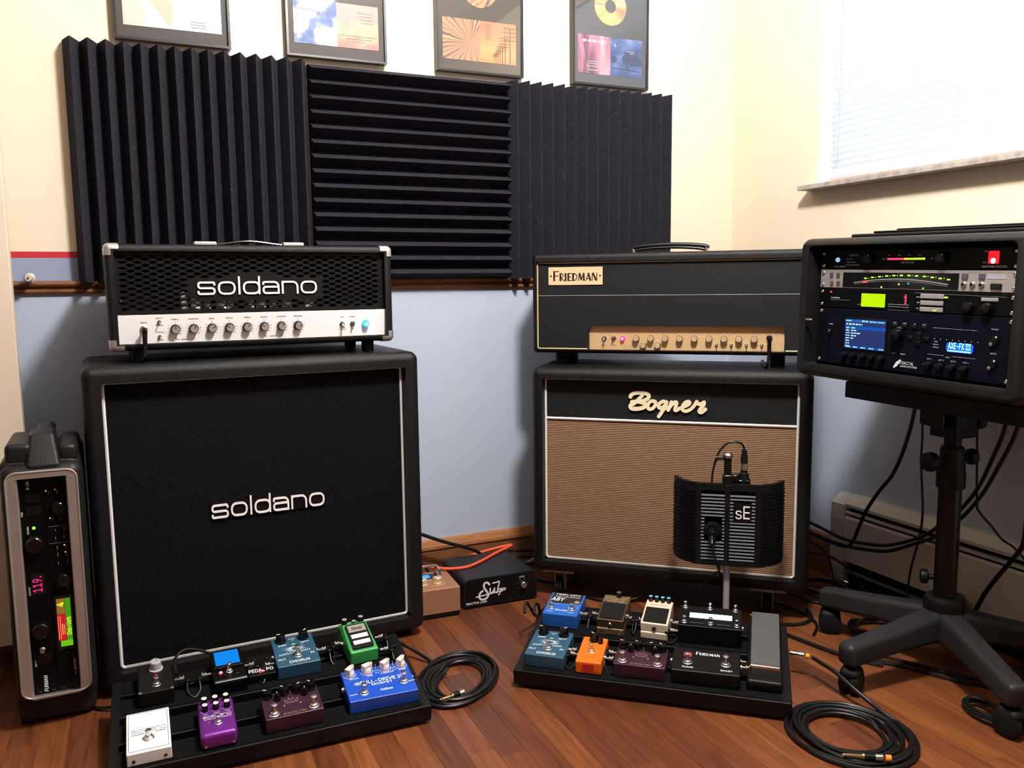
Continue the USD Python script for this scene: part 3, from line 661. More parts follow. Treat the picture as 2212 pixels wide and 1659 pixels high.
for x in (.075, W - .105):
    for y in (.055, D - .055):
        k = part(t, 'caster', cat(xf(lathe([(.020, -.011), (.027, -.009), (.027, .009), (.020, .011)], 20), mat4(x, y, .027, roll=PI / 2))), RUBBER)
        part(k, 'bracket', cat(box(x - .048, x + .048, y - .034, y + .034, Z0 - .007, Z0), mv(lathe([(.020, 0), (.020, .010)], 16), x, y, Z0 - .014), xf(prism(Polygon([(-.020, -.02), (.020, -.02), (.008, .042), (-.008, .042)]), -.0025, .0), mat4(x + .016, y, .030) @ np.array([[0, 0, 1, 0], [1, 0, 0, 0], [0, -1, 0, .03], [0, 0, 0, 1.0]])), xf(prism(Polygon([(-.020, -.02), (.020, -.02), (.008, .042), (-.008, .042)]), -.0025, .0), mat4(x - .0135, y, .030) @ np.array([[0, 0, 1, 0], [1, 0, 0, 0], [0, -1, 0, .03], [0, 0, 0, 1.0]]))), CASTB)

FW, FD, FH, FT = .7714, .235, .2762, .2905
FM = BM @ mat4(-.0064, .0619, .7384)
t = thing('amplifier_head', 'dark amplifier head with gold control panel and gold name plate', 'amplifier', FM)
part(t, 'shell', rb(-.0045, FW + .003, 0, FD, 0, FT, .0125, 20) - rb(.0085, FW - .0085, -.05, .0305, .0085, FH - .0085, .002, 8), TOLEX)
notch = unary_union([rrect(.1640, .7120, -.05, .0800, .009), sbox(.1640, -.1, .7120, .03)])
b1 = (sbox(.0085, .0085, FW - .0085, FH - .0085) - notch)
f = front(t, 0, .010, 0)
f.add('front_panel', prism(b1.intersection(sbox(0, 0, 1, .1688)), -.020, 0), TOLEX_D, smooth=False)
f.add('upper_panel', prism(b1.intersection(sbox(0, .1698, 1, 1)), -.020, 0), TOLEX_D, smooth=False)
f.add('seam_strip', prism(sbox(.0095, .1686, FW - .0095, .1700), -.004, .0005), simple('seam_grey', (.40, .39, .42), .5), smooth=False)
pp = [(.1610, .0125), (.0105, .0125), (.0105, FH - .0115), (FW - .0105, FH - .0115), (FW - .0105, .0125), (.7150, .0125)]
P3 = []
for i, q in enumerate(pp):
    if 0 < i < 5:
        a, b = np.array(pp[i - 1]), np.array(pp[i + 1]); q_ = np.array(q); d0 = (a - q_) / np.linalg.norm(a - q_); d1 = (b - q_) / np.linalg.norm(b - q_)
        for k in np.linspace(0, 1, 5): v = (1 - k) ** 2 * (q_ + d0 * .006) + 2 * k * (1 - k) * q_ + k * k * (q_ + d1 * .006); P3.append((v[0], .009, v[1]))
    else: P3.append((q[0], .009, q[1]))
part(t, 'piping', tube(P3, .0021, 8, 0), PIPEG, label='gold piping')
part(t, 'control_panel', tm(prism(unary_union([rrect(.1630, .7130, -.02, .0790, .009), sbox(.163, .009, .713, .02)]).intersection(sbox(0, .0095, 1, 1)), -.004, 0)).apply_transform(mat4(0, .026, 0) @ FRONT), PANELG, smooth=False, label='brushed gold control panel')
part(t, 'panel_lip', box(.162, .714, .002, .03, .0080, .0105), TOLEX, smooth=False)
f = front(t, 0, .026, 0)
GPR = simple('gold_panel_print', (.22, .11, .05), .5)
zk = .0445
fk = [.3022, .3446, .3856, .4265, .4681, .5087, .5497, .5902, .6312]
names_ = ['PRESENCE', 'BASS', 'MIDDLE', 'TREBLE', 'MASTER', 'GAIN', 'MASTER VOLUME', 'BASS', 'GAIN']
items, ticks = [], []
KRIM = simple('knob_rim', (.36, .22, .10), .3, .8)
for x, nm in zip(fk, names_):
    knob_plain(f, x, zk, .0095, .015, KRIM, BRASSK, n=22)
    items.append((nm, x, zk + .0190, .0021))
    for d in range(6):
        an = math.radians(235 - 58 * d); ticks.append(Point(x + .0150 * math.cos(an), zk + .0150 * math.sin(an)).buffer(.0007, 4))
for x in (.3231, .3643): knob_plain(f, x, .0245, .0092, .015, KRIM, BRASSK, n=22)
for x in (.5294, .5702, .6110, .6522): toggle(f, x, .0268, .0036, .008, .3)
toggle(f, .2082, .0430, .0062, .012, .5); toggle(f, .2361, .0442, .0062, .012, -.4)
items += [('POWER', .2082, .0225, .0022), ('STANDBY', .2361, .0225, .0022), ('INPUT', .6723, zk + .0190, .0024)]
f.marks(sum([dashes(x, x + .009, .0262, .0012, random.Random(i)) for i, x in enumerate((.5500, .5915, .6330))], []), GPR, name='small_print')
f.text(items, GPR, name='panel_lettering'); f.marks(ticks, GPR)
f.add('input_jack', lathe([(.0085, 0), (.0085, .0025), (.0062, .0035), (.0062, .006)], 8), BLACKM, .6723, .0475)
PINKJ = glow('magenta_lamp', (1.0, .02, .22), 2.6); PINKC = glow('magenta_core', (1.0, .45, .75), 7)
k = f.add('pilot_lamp', lathe([(.0068, .001), (.0068, .006), (.005, .0095)], 16), PINKJ, .2627, .0428, label='magenta pilot lamp')
f.add('lamp_core', lathe([(.0034, .0094), (.0028, .0104)], 12), PINKC, .2627, .0428, under=k)
# name plate
f = front(t, 0, .010, 0)
f.add('name_plate', prism(sbox(.0444, .2002, .2057, .2522), 0, .002), PLATEG, smooth=False, label='gold name plate')
def deco_word():
    """small capitals with heavy left stems; height 1 for the F, .78 for the rest"""
    T, k, h = .17, .06, .78
    S = lambda *a: LineString(a).buffer(k / 2 * 1.25, cap_style='flat')
    P = lambda *a: LineString(a).buffer(T / 2, cap_style='flat')
    arcD = [(.12 + .34 * math.sin(q), h / 2 - (h / 2 - .04) * math.cos(q)) for q in np.linspace(0, PI, 12)]
    arcR = [(.10 + .26 * math.sin(q), h * .72 - (h * .26) * math.cos(q)) for q in np.linspace(0, PI, 10)]
    L = [(unary_union([P((.085, 0), (.085, 1)), S((.085, .955), (.56, .955)), S((.085, .52), (.50, .52))]), .60), (unary_union([P((.085, 0), (.085, h)), S(*arcR), S((.12, h * .44), (.46, 0))]), .50), (P((.085, 0), (.085, h)), .26),
         (unary_union([P((.085, 0), (.085, h)), S((.085, h - .04), (.40, h - .04)), S((.085, h * .5), (.36, h * .5)), S((.085, .04), (.40, .04))]), .46), (unary_union([P((.085, 0), (.085, h)), S(*arcD)]), .56),
         (unary_union([S((.04, 0), (.10, h)), P((.12, h), (.31, .10)), S((.31, .05), (.50, h)), P((.56, 0), (.52, h))]), .72), (unary_union([S((.02, 0), (.27, h)), P((.24, h), (.46, 0)), S((.12, .22), (.38, .22))]), .58), (unary_union([S((.04, 0), (.04, h)), P((.08, h), (.42, .02)), S((.46, 0), (.46, h))]), .52)]
    x, out = 0, []
    for g, w in L: out.append(sa.translate(g, x, 0)); x += w
    return unary_union(out)
DW = deco_word()
f.add('name_lettering', prism(unary_union([fit_shape(DW, .0590, .1900, .2120, .0290), Point(.0518, .2262).buffer(.0026), Point(.1985, .2262).buffer(.0026)]), .002, .0026), BLACKT, smooth=False)
# handle: two-ended strap on chrome lugs
k = part(t, 'handle', cat(tube([(.272, .12, FT + .012), (.285, .12, FT + .0190), (.33, .12, FT + .0235), (.385, .12, FT + .025), (.44, .12, FT + .0235), (.485, .12, FT + .0190), (.498, .12, FT + .012)], .0062, 10), tube([(.280, .12, FT + .008), (.30, .12, FT + .0120), (.34, .12, FT + .0155), (.385, .12, FT + .0170), (.43, .12, FT + .0155), (.47, .12, FT + .0120), (.490, .12, FT + .008)], .0045, 8)), BLACKM)
for x in (.279, .491): part(k, 'handle_lug', cat(mv(lathe([(.0055, 0), (.0055, .012), (.003, .014)], 12), x, .112, FT - .001), mv(lathe([(.0055, 0), (.0055, .012), (.003, .014)], 12), x, .128, FT - .001)), CHROME)
for x in (.075, FW - .075):
    for y in (.05, FD - .05): part(t, 'foot', mv(lathe([(.018, 0), (.020, .004), (.020, .038)], 14), x, y, -.0359), RUBBER)
t = thing('instrument_cable', 'black instrument cable hanging from the input of the gold-panelled amplifier', 'cable', FM)
part(t, 'plug', cat(seg((.6723, .024, .0475), (.6723, .006, .0475), .0034), seg((.6723, .006, .0480), (.6723, -.004, .042), .0062, .006), seg((.6723, -.004, .043), (.672, -.005, .010), .0058, .0046)), BLACKM)
part(t, 'cord', tube([(.672, -.005, .012), (.671, -.0060, -.008), (.668, -.007, -.026), (.664, .02, -.0315), (.66, .10, -.0315), (.655, .19, -.0315)], .0040), CABLE)

# ================================================================ pedal boards
def pedal_board(label, M, Wb, Db, rails, feet_h):
    """a low tilted frame: side rails and cross rails; its top is .045 above the board's own plane"""
    t = thing('pedal_board', label, 'pedal board', M)
    zt = .045
    for k, (v0, v1) in enumerate(rails):
        z0 = zt - (.036 if k == 0 else .022)
        m = rb(.012, Wb - .012, v0, v1, z0, zt, .0022, 6) - cb(.016, Wb - .016, v0 + .003, v1 - .003, z0 - .01, zt - .003)
        part(t, 'cross_rail', m, BLACKP)
        part(t, 'hook_tape', box(.02, Wb - .02, v0 + .006, v1 - .006, zt, zt + .0012), simple('hook_tape', (.0055, .0055, .006), .9, spec=.05, bump=(1500, .6)), smooth=False)
    for x0, x1 in ((0, .018), (Wb - .018, Wb)):
        part(t, 'side_rail', rb(x0, x1, 0, Db, zt - .038, zt, .003, 8), BLACKP)
    for x in (.03, Wb - .03):
        part(t, 'foot', mv(lathe([(.009, 0), (.010, .002), (.008, .012)], 12), x, .02, -.0025), RUBBER)
    c, s = math.cos(feet_h[0]), math.sin(feet_h[0])
    for x in (.03, Wb - .05):
        hz = -(Db - .03) * math.tan(feet_h[0])
        part(t, 'rear_leg', cat(box(x, x + .018, Db - .055, Db - .012, hz + .004, zt - .02), mv(lathe([(.008, 0), (.008, .005)], 10), x + .009, Db - .034, hz - .001)), BLACKP)
    return t
LM = mat4(-1.2068, -.8352, 0, -.0125, .1696)
RM = mat4(-.3483, -.7724, 0, -.6992, .1146)
DECK = .0464
LW, LD, RW, RD = .6312, .294, .6217, .334
pedal_board('black slatted pedal board in front of the large black cabinet', LM, LW, LD, [(0, .062), (.082, .142), (.166, .226), (.240, .290)], (.1696,))
pedal_board('black slatted pedal board in front of the tan speaker cabinet', RM, RW, RD, [(0, .066), (.088, .150), (.176, .240), (.262, .330)], (.1146,))

def pedal(name, label, board, u, v, a, cat_='effects pedal'):
    return thing(name, label, cat_, board @ mat4(u, v, DECK, a))
def chassis(t, w, d, h, m, r=.003, name='enclosure', taper=0):
    if taper:
        s = mf.Manifold.sphere(r, 12)
        b = mf.Manifold.batch_hull([s.translate((x + (taper if zz else 0) * sx, y + (taper if zz else 0) * sy, zz)) for x, sx in ((r, 1), (w - r, -1)) for y, sy in ((r, 1), (d - r, -1)) for zz in (r, h - r)])
    else: b = rb(0, w, 0, d, 0, h, r, 12)
    return part(t, name, b, m)
def small_feet(t, w, d, h=.0): pass
def side_jacks(t, w, d, h, v=.62):
    for x, s in ((0, -1), (w, 1)):
        part(t, 'side_jack', xf(lathe([(.0062, 0), (.0062, .003), (.0048, .0035), (.0048, .005)], 8), mat4(x, d * v, h * .5) @ np.array([[0, 0, s, 0], [0, 1, 0, 0], [-s, 0, 0, 0], [0, 0, 0, 1.0]])), NICKEL)

REDL = glow('red_light', (1.0, .02, .03), 5.0); REDC = glow('red_core', (1.0, .45, .5), 10)
# --- left board
PW_ = simple('white_enamel', (.92, .91, .93), .28)
t = pedal('white_pedal', 'white pedal with a single foot switch at the front left of the board', LM, .0338, .0091, .0163)
chassis(t, .0793, .1239, .0275, PW_, .0022)
f = top(t, 0, 0, .0275)
fr_ = rrect(.004, .0753, .006, .1199, .004); f.marks([fr_ - fr_.buffer(-.0006)], BLACKT, name='border_line')
lw, _ = logo_letters('soldano')
f.marks([fit_shape(lw.buffer(-.028), .0090, .0720, .0585, .0105)], simple('thin_grey_print', (.20, .19, .21), .5), name='logo')
r_ = random.Random(5); f.marks(dashes(.010, .042, .0530, .0014, r_) + dashes(.052, .0715, .0535, .0014, r_), BLACKT, name='small_print')
foot_switch(f, .0400, .037, .0066, .019)
f.marks([line(.0405, .1105, .0405, .1135, .0008)], GREYP)
ff = front(t)
for x in (.012, .068): screw(ff, x, .0105, .0032, BLACKT)
PP = material('purple_metal', {'p': ('principled_bsdf', dict(base_color=(.23, .035, .36), roughness=.3, metallic=.55, specular_ior_level=.6))}, [], 'p.BSDF')
t = pedal('purple_pedal', 'purple pedal with six black and white knobs', LM, .1651, .0076, .0078)
chassis(t, .069, .115, .0345, PP, .0085)
f = top(t, 0, 0, .0345)
KW = simple('knob_white_cap', (.90, .80, .74), .35)
for j, y in enumerate((.101, .0795)):
    for i, x in enumerate((.0135, .0345, .0555)):
        knob_plain(f, x, y, .0062, .0135, BLACKP, KW, BLACKT, (-.2, -1.1, -1.3, -.3, -.7, -.4)[j * 3 + i], n=16)
tk = []
for x in (.0135, .0345, .0555):
    for d in range(9):
        an = math.radians(200 + d * 17.5 + 0); tk.append(line(x + .008 * math.cos(an), .0795 + .008 * math.sin(an), x + .0096 * math.cos(an), .0795 + .0096 * math.sin(an), .0005))
f.marks(tk, WHITE, name='dial_marks')
f.marks([fit_shape(lw, .0080, .0620, .0530, .0068)], WHITE, name='logo')
f.text([('SUPER LEAD OVERDRIVE', .035, .0475, .0030, dict(w=.052)), ('BASS', .0135, .0645, .0022), ('MIDDLE', .0345, .0645, .0022), ('TREBLE', .0555, .0645, .0022)], WHITE)
foot_switch(f, .0345, .034, .0056, .017); led(f, .0175, .037, .0022, NICKEL)
ff = front(t)
for x in (.0085, .0605): screw(ff, x, .009, .0030)
SMOKE = simple('dark_enamel', (.008, .0075, .007), .4, spec=.22)
KSMK = simple('smoky_knob', (.42, .42, .46), .25, spec=.6)
t = pedal('black_pedal', 'small black pedal with one large grey knob at the back left of the board', LM, .0543, .1822, .0139)
chassis(t, .0692, .1026, .035, SMOKE, .003)
f = top(t, 0, 0, .035)
f.add('knob', lathe([(.0145, 0), (.0145, .0025), (.0118, .004), (.0112, .019), (.0092, .021)], 24), KSMK, .036, .080)
f.add('pointer', box(-.0007, .0007, .001, .009, .0209, .0216), BLACKT, .036, .080, rot=-.5)
led(f, .0355, .056, .0022, glow('dim_red', (1, .02, .02), 1.4)); foot_switch(f, .0355, .023, .006, .019)
for x in (.004, .0652): f.add('corner_bolt', lathe([(.0042, 0), (.0042, .003), (.003, .0045)], 8), NICKEL, x, .004, -.003)
t = pedal('tuner_pedal', 'black tuner pedal with a lit blue screen', LM, .2025, .175, .026, 'tuner pedal')
chassis(t, .068, .1174, .030, BLACKG, .003)
f = top(t, 0, 0, .030)
part(t, 'screen_housing', rb(.002, .066, .048, .1155, .026, .036, .003, 10), BLACKG)
BLUES = material('blue_screen', {'tc': ('texture_coordinate', {}), 'mp': ('mapping', dict(location=(-.027, -.074, 0), scale=(1, 1.1, 1))), 'v': ('vector_math', dict(math_type='length')), 'r': ('rgb_ramp', dict(ramp=[(0.0, (.02, .50, .95)), (.016, (.015, .42, .92)), (.019, (.008, .26, .86)), (.05, (.006, .22, .82))])), 'e': ('emission', dict(strength=1.15))},
    [('tc.object', 'mp.vector'), ('mp.vector', 'v.vector1'), ('v.value', 'r.fac'), ('r.color', 'e.color')], 'e.emission')
f.add('screen', box(.0085, .0595, .0555, .1075, .0060, .0066), BLUES, smooth=False, label='lit blue screen')
k = led(f, .0165, .036, .0028, REDC); f.add('light_ring', lathe([(.0042, 0), (.0042, .0012), (.003, .0018)], 14), REDL, .0165, .036, under=k)
foot_switch(f, .034, .037, .0052, .021)
f.add('treadle_edge', rb(.001, .067, .001, .008, -.001, .002, .001, 6), NICKEL)
f.text([('ON', .050, .024, .0022)], GREYP)
t = pedal('power_supply', 'black pedal power supply with white lettering under the left pedal board', LM @ mat4(0, 0, -.004), .2745, .1925, 0, 'power supply')
chassis(t, .058, .075, .024, BLACKM, .002)
for x in (.0165, .044): part(t, 'outlet', mv(lathe([(.0055, 0), (.0055, .002), (.003, .003)], 12), x, .06, .024), BLACKP)
top(t, 0, 0, .0242).text([('PEDAL', .018, .012, .0115, dict(bold=True, w=.034)), ('PO', .046, .013, .0100, dict(bold=True, w=.015))], WHITE, name='lettering')
top(t, 0, 0, .0241).marks([Polygon([(.022, .006), (.034, .008), (.034, .0235), (.0235, .0235)])], simple('red_print', (.45, .03, .025), .5), name='red_triangle')
MAUVE = simple('plum_enamel', (.05, .016, .035), .3, metal=.35, spec=.5, speck=(700, [(.4, (.032, .012, .024)), (.65, (.085, .030, .060))]))
def twin_drive(label, board, u, v, a):
    w, d, h = .1175, .083, .0342
    t = pedal('plum_pedal', label, board, u, v, a); chassis(t, w, d, h, MAUVE, .0022)
    f = top(t, 0, 0, h)
    for x, y, an in ((.0135, .0735, 1.2), (.0475, .0745, .9), (.0740, .0745, -1.0), (.1030, .0735, .75)): knob_plain(f, x, y, .0098, .0165, BLACKG, None, WHITE, an, skirt=.0115, n=20)
    for x, y in ((.0320, .0590), (.0880, .0590)): knob_plain(f, x, y, .0064, .0150, BLACKG, None, WHITE, 0, skirt=.0075, n=16)
    for x in (.0190, .0985): foot_switch(f, x, .0150, .0072, .024)
    for x in (.0420, .0750): led(f, x, .0330, .0018, simple('unlit_lamp', (.45, .40, .55), .2))
    gp = simple('faint_gold_print', (.26, .16, .10), .5)
    f.text([('analog man', .060, .0060, .0060, dict(w=.046))], gp, name='lettering')
    crown = Polygon([(.046, .040), (.044, .054), (.051, .047), (.054, .058), (.0585, .048), (.063, .058), (.066, .047), (.073, .054), (.071, .040)])
    f.marks([crown - crown.buffer(-.0011), line(.048, .0425, .069, .0425, .0008)], gp, name='crown_print')
    return t
twin_drive('plum pedal with two foot switches on the left pedal board', LM, .2875, .0167, .0205)
TEAL = simple('teal_enamel', (.022, .080, .138), .32, spec=.6, bump=(120, .05))
def chorus(label, board, u, v, a):
    w, d, h = .0945, .1150, .032
    t = pedal('teal_pedal', label, board, u, v, a); chassis(t, w, d, h, TEAL, .0022)
    f = top(t, 0, 0, h)
    knob_plain(f, .0215, .1000, .0108, .0190, BLACKG, None, WHITE, 1.5, skirt=.0128); knob_plain(f, .0725, .1000, .0108, .0190, BLACKG, None, WHITE, -.9, skirt=.0128)
    cp = simple('pale_print', (.82, .80, .70), .5); bp = simple('sky_print', (.35, .50, .66), .5)
    f.text([('CHORUS', .0500, .0085, .0088, dict(bold=True, w=.046)), ('IN', .0820, .0330, .0060, dict(bold=True)), ('OUT', .0130, .0240, .0060, dict(bold=True)), ('ON', .047, .0780, .0042, dict(bold=True)), ('9VDC', .047, .1010, .0040), ('SPEED', .0225, .0790, .0045, dict(bold=True, rot=.12)), ('DEPTH', .0735, .0800, .0045, dict(bold=True, rot=.1)),
            ('ANALOG', .0290, .0430, .0070, dict(rot=.08)), ('MAN', .0690, .0455, .0070, dict(rot=.08))], cp)
    sh, r_ = [], random.Random(4)
    for k in range(26):
        an = k / 26 * 2 * PI + r_.uniform(-.08, .08); c_, s_ = math.cos(an), math.sin(an) * .55
        l0, l1 = .0135, r_.uniform(.020, .036) * (1 if abs(c_) > .5 else .6)
        sh.append(Polygon([(.047 + l0 * c_ - s_ * .0016, .0620 + l0 * s_ + c_ * .0009), (.047 + l0 * c_ + s_ * .0016, .0620 + l0 * s_ - c_ * .0009), (.047 + l1 * c_, .0620 + l1 * s_)]))
    f.marks(sh, bp, name='sunburst_print')
    ring = sa.scale(Point(.047, .062).buffer(.0130), 1, .62)
    f.marks([ring - sa.scale(Point(.047, .0612).buffer(.0105), 1, .55), line(.040, .0560, .040, .0665, .0018)], cp, .0002, name='ring_print')
    foot_switch(f, .0490, .0345, .0072, .024); led(f, .047, .0960, .0018, simple('unlit_blue', (.3, .4, .6), .2))
    side_jacks(t, w, d, h, .55); return t
chorus('teal pedal with sunburst print between the tuner and the green pedal', LM, .3353, .1885, .013)
TSG = simple('green_enamel', (.045, .33, .085), .3, spec=.55, bump=(500, .08))
t = pedal('green_pedal', 'green overdrive pedal at the back right of the left board', LM, .4966, .1884, .0627)
w, d = .0664, .1050
hull = mf.Manifold.batch_hull([mf.Manifold.sphere(.004, 12).translate(p) for p in [(.004, .004, .004), (w - .004, .004, .004), (.004, d - .004, .004), (w - .004, d - .004, .004), (.004, .004, .030), (w - .004, .004, .030), (.007, .088, .049), (w - .007, .088, .049), (.004, d - .004, .040), (w - .004, d - .004, .040)]])
part(t, 'enclosure', hull, TSG)
part(t, 'control_ledge', rb(0, w, .086, d + .004, .004, .046, .005, 10), TSG)
TD = mat4(.0, .004, .0345, tilt=.222); f = Face(t, TD)
f.add('foot_plate', prism(rrect(.0085, w - .0085, .004, .080, .004), .0002, .0048), BLACKP, label='black foot plate')
f.add('name_strip', prism(sbox(.0125, .054, w - .0125, .076), .0048, .0053), simple('grey_strip', (.30, .27, .25), .4), smooth=False)
for y0, y1 in ((.014, .0265), (.0335, .0460)): f.add('white_bar', prism(sbox(.0135, y0, w - .0135, y1), .0048, .0058), WHITEL, smooth=False)
f.text([('Ibanez', w / 2, .061, .0085, dict(bold=True, slant=.2, w=.026))], BLACKT, z=.0053)
f = top(t, 0, 0, .046)
for x, y, h in ((.013, .0985, .016), (.0345, .0945, .010), (.0525, .0985, .016)): knob_plain(f, x, y, .0068 if h > .012 else .0055, h, BLACKG, GREYP, n=16)
side_jacks(t, w, d, .04, .6)
BLUEE = simple('blue_enamel', (.012, .075, .50), .28, spec=.6)
t = pedal('blue_pedal', 'wide blue pedal with four cream chicken-head knobs', LM, .4584, .024, -.023)
w, d, h = .1481, .1082, .0300
chassis(t, w, d, h, BLUEE, .0018)
f = top(t, 0, 0, h)
CHK = simple('cream_knob', (.90, .74, .64), .35)
for x, y, an in ((.0175, .0930, -.75), (.0555, .0945, -1.15), (.0960, .0955, -.95), (.1325, .0965, -.72)):
    bar = Polygon([(-.0060, -.0098), (.0060, -.0098), (.0046, .0060), (.0022, .0130), (-.0022, .0130), (-.0046, .0060)])
    k = f.add('knob', cat(lathe([(.0108, 0), (.0108, .004), (.0095, .0085)], 22), prism(bar.buffer(.0006), .003, .0185)), CHK, x, y, rot=an)
    f.add('pointer', box(-.0006, .0006, .006, .0126, .0184, .0190), BLACKT, x, y, rot=an, under=k)
    ringm = (Point(x, y).buffer(.0142) - Point(x, y).buffer(.0132)) - sbox(x - .02, y + .002, x + .02, y + .02)
    f.marks([ringm], WHITE, name='dial_ring')
f.text([('FULL-DRIVE 2', .0780, .0520, .0105, dict(bold=True, w=.088)), ('MOSFET', .0790, .0425, .0065, dict(bold=True, w=.046)), ('Fulltone', .0830, .0195, .0070, dict(bold=True, slant=.45, w=.027)), ('VOLUME', .0235, .0740, .0036, dict(bold=True)), ('TONE', .0590, .0755, .0036, dict(bold=True)),
        ('OVERDRIVE', .0975, .0765, .0036, dict(bold=True)), ('BOOST', .1330, .0785, .0036, dict(bold=True)), ('ON/OFF', .0125, .0205, .0034, dict(bold=True)), ('BOOST', .1415, .0330, .0034, dict(bold=True))], WHITE)
wings = []
for k in range(6):
    y = .0518 + k * .0019
    wings += [line(.0185 + abs(k - 2.5) * .0022, y, .0325, y, .0007), line(.1235, y + .0035, .1385 - abs(k - 3.5) * .0022, y + .0035, .0007)]
f.marks(wings, WHITE, name='wing_print')
f.marks(dashes(.072, .080, .0905, .0014, random.Random(1)) + dashes(.072, .082, .0830, .0014, random.Random(2)) + dashes(.110, .118, .0905, .0014, random.Random(3)) + dashes(.110, .120, .0830, .0014, random.Random(6)), WHITE, name='small_print')
for x in (.0755, .1150): toggle(f, x, .0990, .0022, .007, .2)
led(f, .0265, .0690, .002, glow('small_blue_light', (.05, .5, .9), .6)); led(f, .1335, .0735, .002, simple('unlit_red', (.18, .02, .05), .2))
foot_switch(f, .0345, .0230, .0070, .023); foot_switch(f, .1245, .0370, .0070, .023)
side_jacks(t, w, d, h, .6)

# --- right board
ABYB = simple('switch_blue', (.018, .115, .46), .3, spec=.55)
t = pedal('blue_switch_pedal', 'bright blue two-button switcher pedal at the back left of the right board', RM, .0212, .205, -.0121, 'switcher pedal')
w, d, h = .091, .1154, .0385
chassis(t, w, d, h, ABYB, .003)
f = top(t, 0, 0, h)
f.add('dark_panel', prism(sbox(.006, .0575, w - .005, .112), 0, .0006), BLACKT, smooth=False)
f.text([('TWIN-CITY', .0465, .1000, .0072, dict(bold=True, w=.066)), ('CLASS-A AMP SWITCHER', .0465, .0905, .0042, dict(w=.066)), ('ABY', .0245, .0690, .0175, dict(bold=True, slant=.12, w=.034))], WHITE, z=.0006)
f.marks([Point(.0765, .069).buffer(.0068) - Point(.0765, .069).buffer(.0058), line(.0725, .069, .0805, .069, .0010), line(.0765, .065, .0765, .073, .0010)], WHITE, .0006, name='round_emblem')
f.marks([line(.002, .0555, w - .002, .0555, .0012)], simple('light_blue_line', (.35, .55, .9), .5))
f.text([('Radial', .0455, .0190, .0085, dict(slant=.35, w=.034)), ('TOGGLE', .0160, .0120, .0032, dict(bold=True)), ('SELECT', .0720, .0130, .0032, dict(bold=True)), ('A', .0835, .0390, .0055)], simple('pale_blue_print', (.60, .72, .95), .5))
foot_switch(f, .0165, .0300, .0062, .017); foot_switch(f, .0705, .0315, .0062, .017)
led(f, .0630, .0345, .0026, glow('yellow_light', (.9, .85, .05), 1.6)); side_jacks(t, w, d, h, .42)
chorus('teal pedal with sunburst print at the front left of the right board', RM, .0227, .0206, -.0184)
ORG = simple('orange_enamel', (.92, .16, .012), .32, spec=.5, bump=(300, .06))
t = pedal('orange_pedal', 'bright orange pedal with one foot switch', RM, .1452, .016, .0048)
w, d, h = .0604, .1112, .0318
chassis(t, w, d, h, ORG, .004)
f = top(t, 0, 0, h)
knob_plain(f, .0290, .0960, .0108, .0180, BLACKG, None, WHITE, .9, skirt=.0125); knob_plain(f, .0455, .0860, .0062, .014, BLACKG, n=16)
foot_switch(f, .0300, .0460, .0058, .021); led(f, .0140, .0730, .0022, NICKEL)
op = simple('dark_orange_print', (.72, .085, .012), .5)
f.marks(dashes(.016, .046, .0190, .0042, random.Random(3)) + dashes(.010, .020, .062, .003, random.Random(4)) + dashes(.040, .050, .062, .003, random.Random(5)), op, name='small_print')
ff = front(t); ff.marks([rrect(.0165, .0440, .0050, .0260, .003)], simple('red_square', (.62, .030, .010), .5), name='red_square')
side_jacks(t, w, d, h, .45)
twin_drive('plum pedal with two foot switches on the right pedal board', RM, .2333, .0199, 0)
def compact(t, w, d, body, plate, knobs, chrome=False):
    """a compact pedal: stepped front, treadle with rubber plate, control deck behind"""
    base = mf.Manifold.batch_hull([mf.Manifold.sphere(.0025, 10).translate(p) for p in [(.0025, .0025, .0025), (w - .0025, .0025, .0025), (.0025, d - .0025, .0025), (w - .0025, d - .0025, .0025), (.0025, .0025, .016), (w - .0025, .0025, .016), (.0025, d - .0025, .040), (w - .0025, d - .0025, .040)]])
    part(t, 'enclosure', base, body)
    tr = mf.Manifold.batch_hull([mf.Manifold.sphere(.002, 10).translate(p) for p in [(.002, .005, .022), (w - .002, .005, .022), (.002, .005, .039), (w - .002, .005, .039), (.002, d * .66, .048), (w - .002, d * .66, .048), (.002, d * .66, .034), (w - .002, d * .66, .034)]])
    part(t, 'treadle', tr, plate)
    part(t, 'control_deck', rb(0, w, d * .68, d, .012, .051, .002, 8), body)
    f = Face(t, mat4(0, .004, .0412, tilt=math.atan(.009 / (d * .66 - .005))))
    f.add('rubber_pad', prism(rrect(.005, w - .005, .004, d * .60, .0015), 0, .0016), RUBBER)
    return f
BRN = simple('bronze_enamel', (.17, .115, .060), .4, metal=.4, speck=(150, [(.4, (.12, .075, .04)), (.6, (.26, .18, .10))]))
t = pedal('bronze_pedal', 'dark bronze compact pedal with a black rubber foot pad', RM, .1631, .1962, -.0324)
w, d = .0675, .1150
f = compact(t, w, d, BRN, simple('dark_chrome', (.32, .20, .14), .22, .9), 1)
g = top(t, 0, 0, .051); knob_plain(g, .038, .1070, .0070, .013, BLACKG, NICKEL, n=16)
r_ = random.Random(9); g.marks([q for k in range(3) for q in dashes(.006, w - .008, .0985 - k * .0075, .0016, r_)], simple('bronze_print', (.42, .30, .16), .5), name='small_print')
front(t, 0, .0045, 0).add('thumb_screw', lathe([(.0045, 0), (.0045, .004), (.003, .006)], 14), NICKEL, w / 2, .030)
side_jacks(t, w, d, .05, .5)
CRM = simple('cream_enamel', (.84, .70, .52), .35, metal=.15)
t = pedal('cream_pedal', 'cream compact pedal with four light-blue topped knobs', RM, .2721, .199, -.0478)
w, d = .0672, .1060
f = compact(t, w, d, CRM, CRM, 4)
g = top(t, 0, 0, .051)
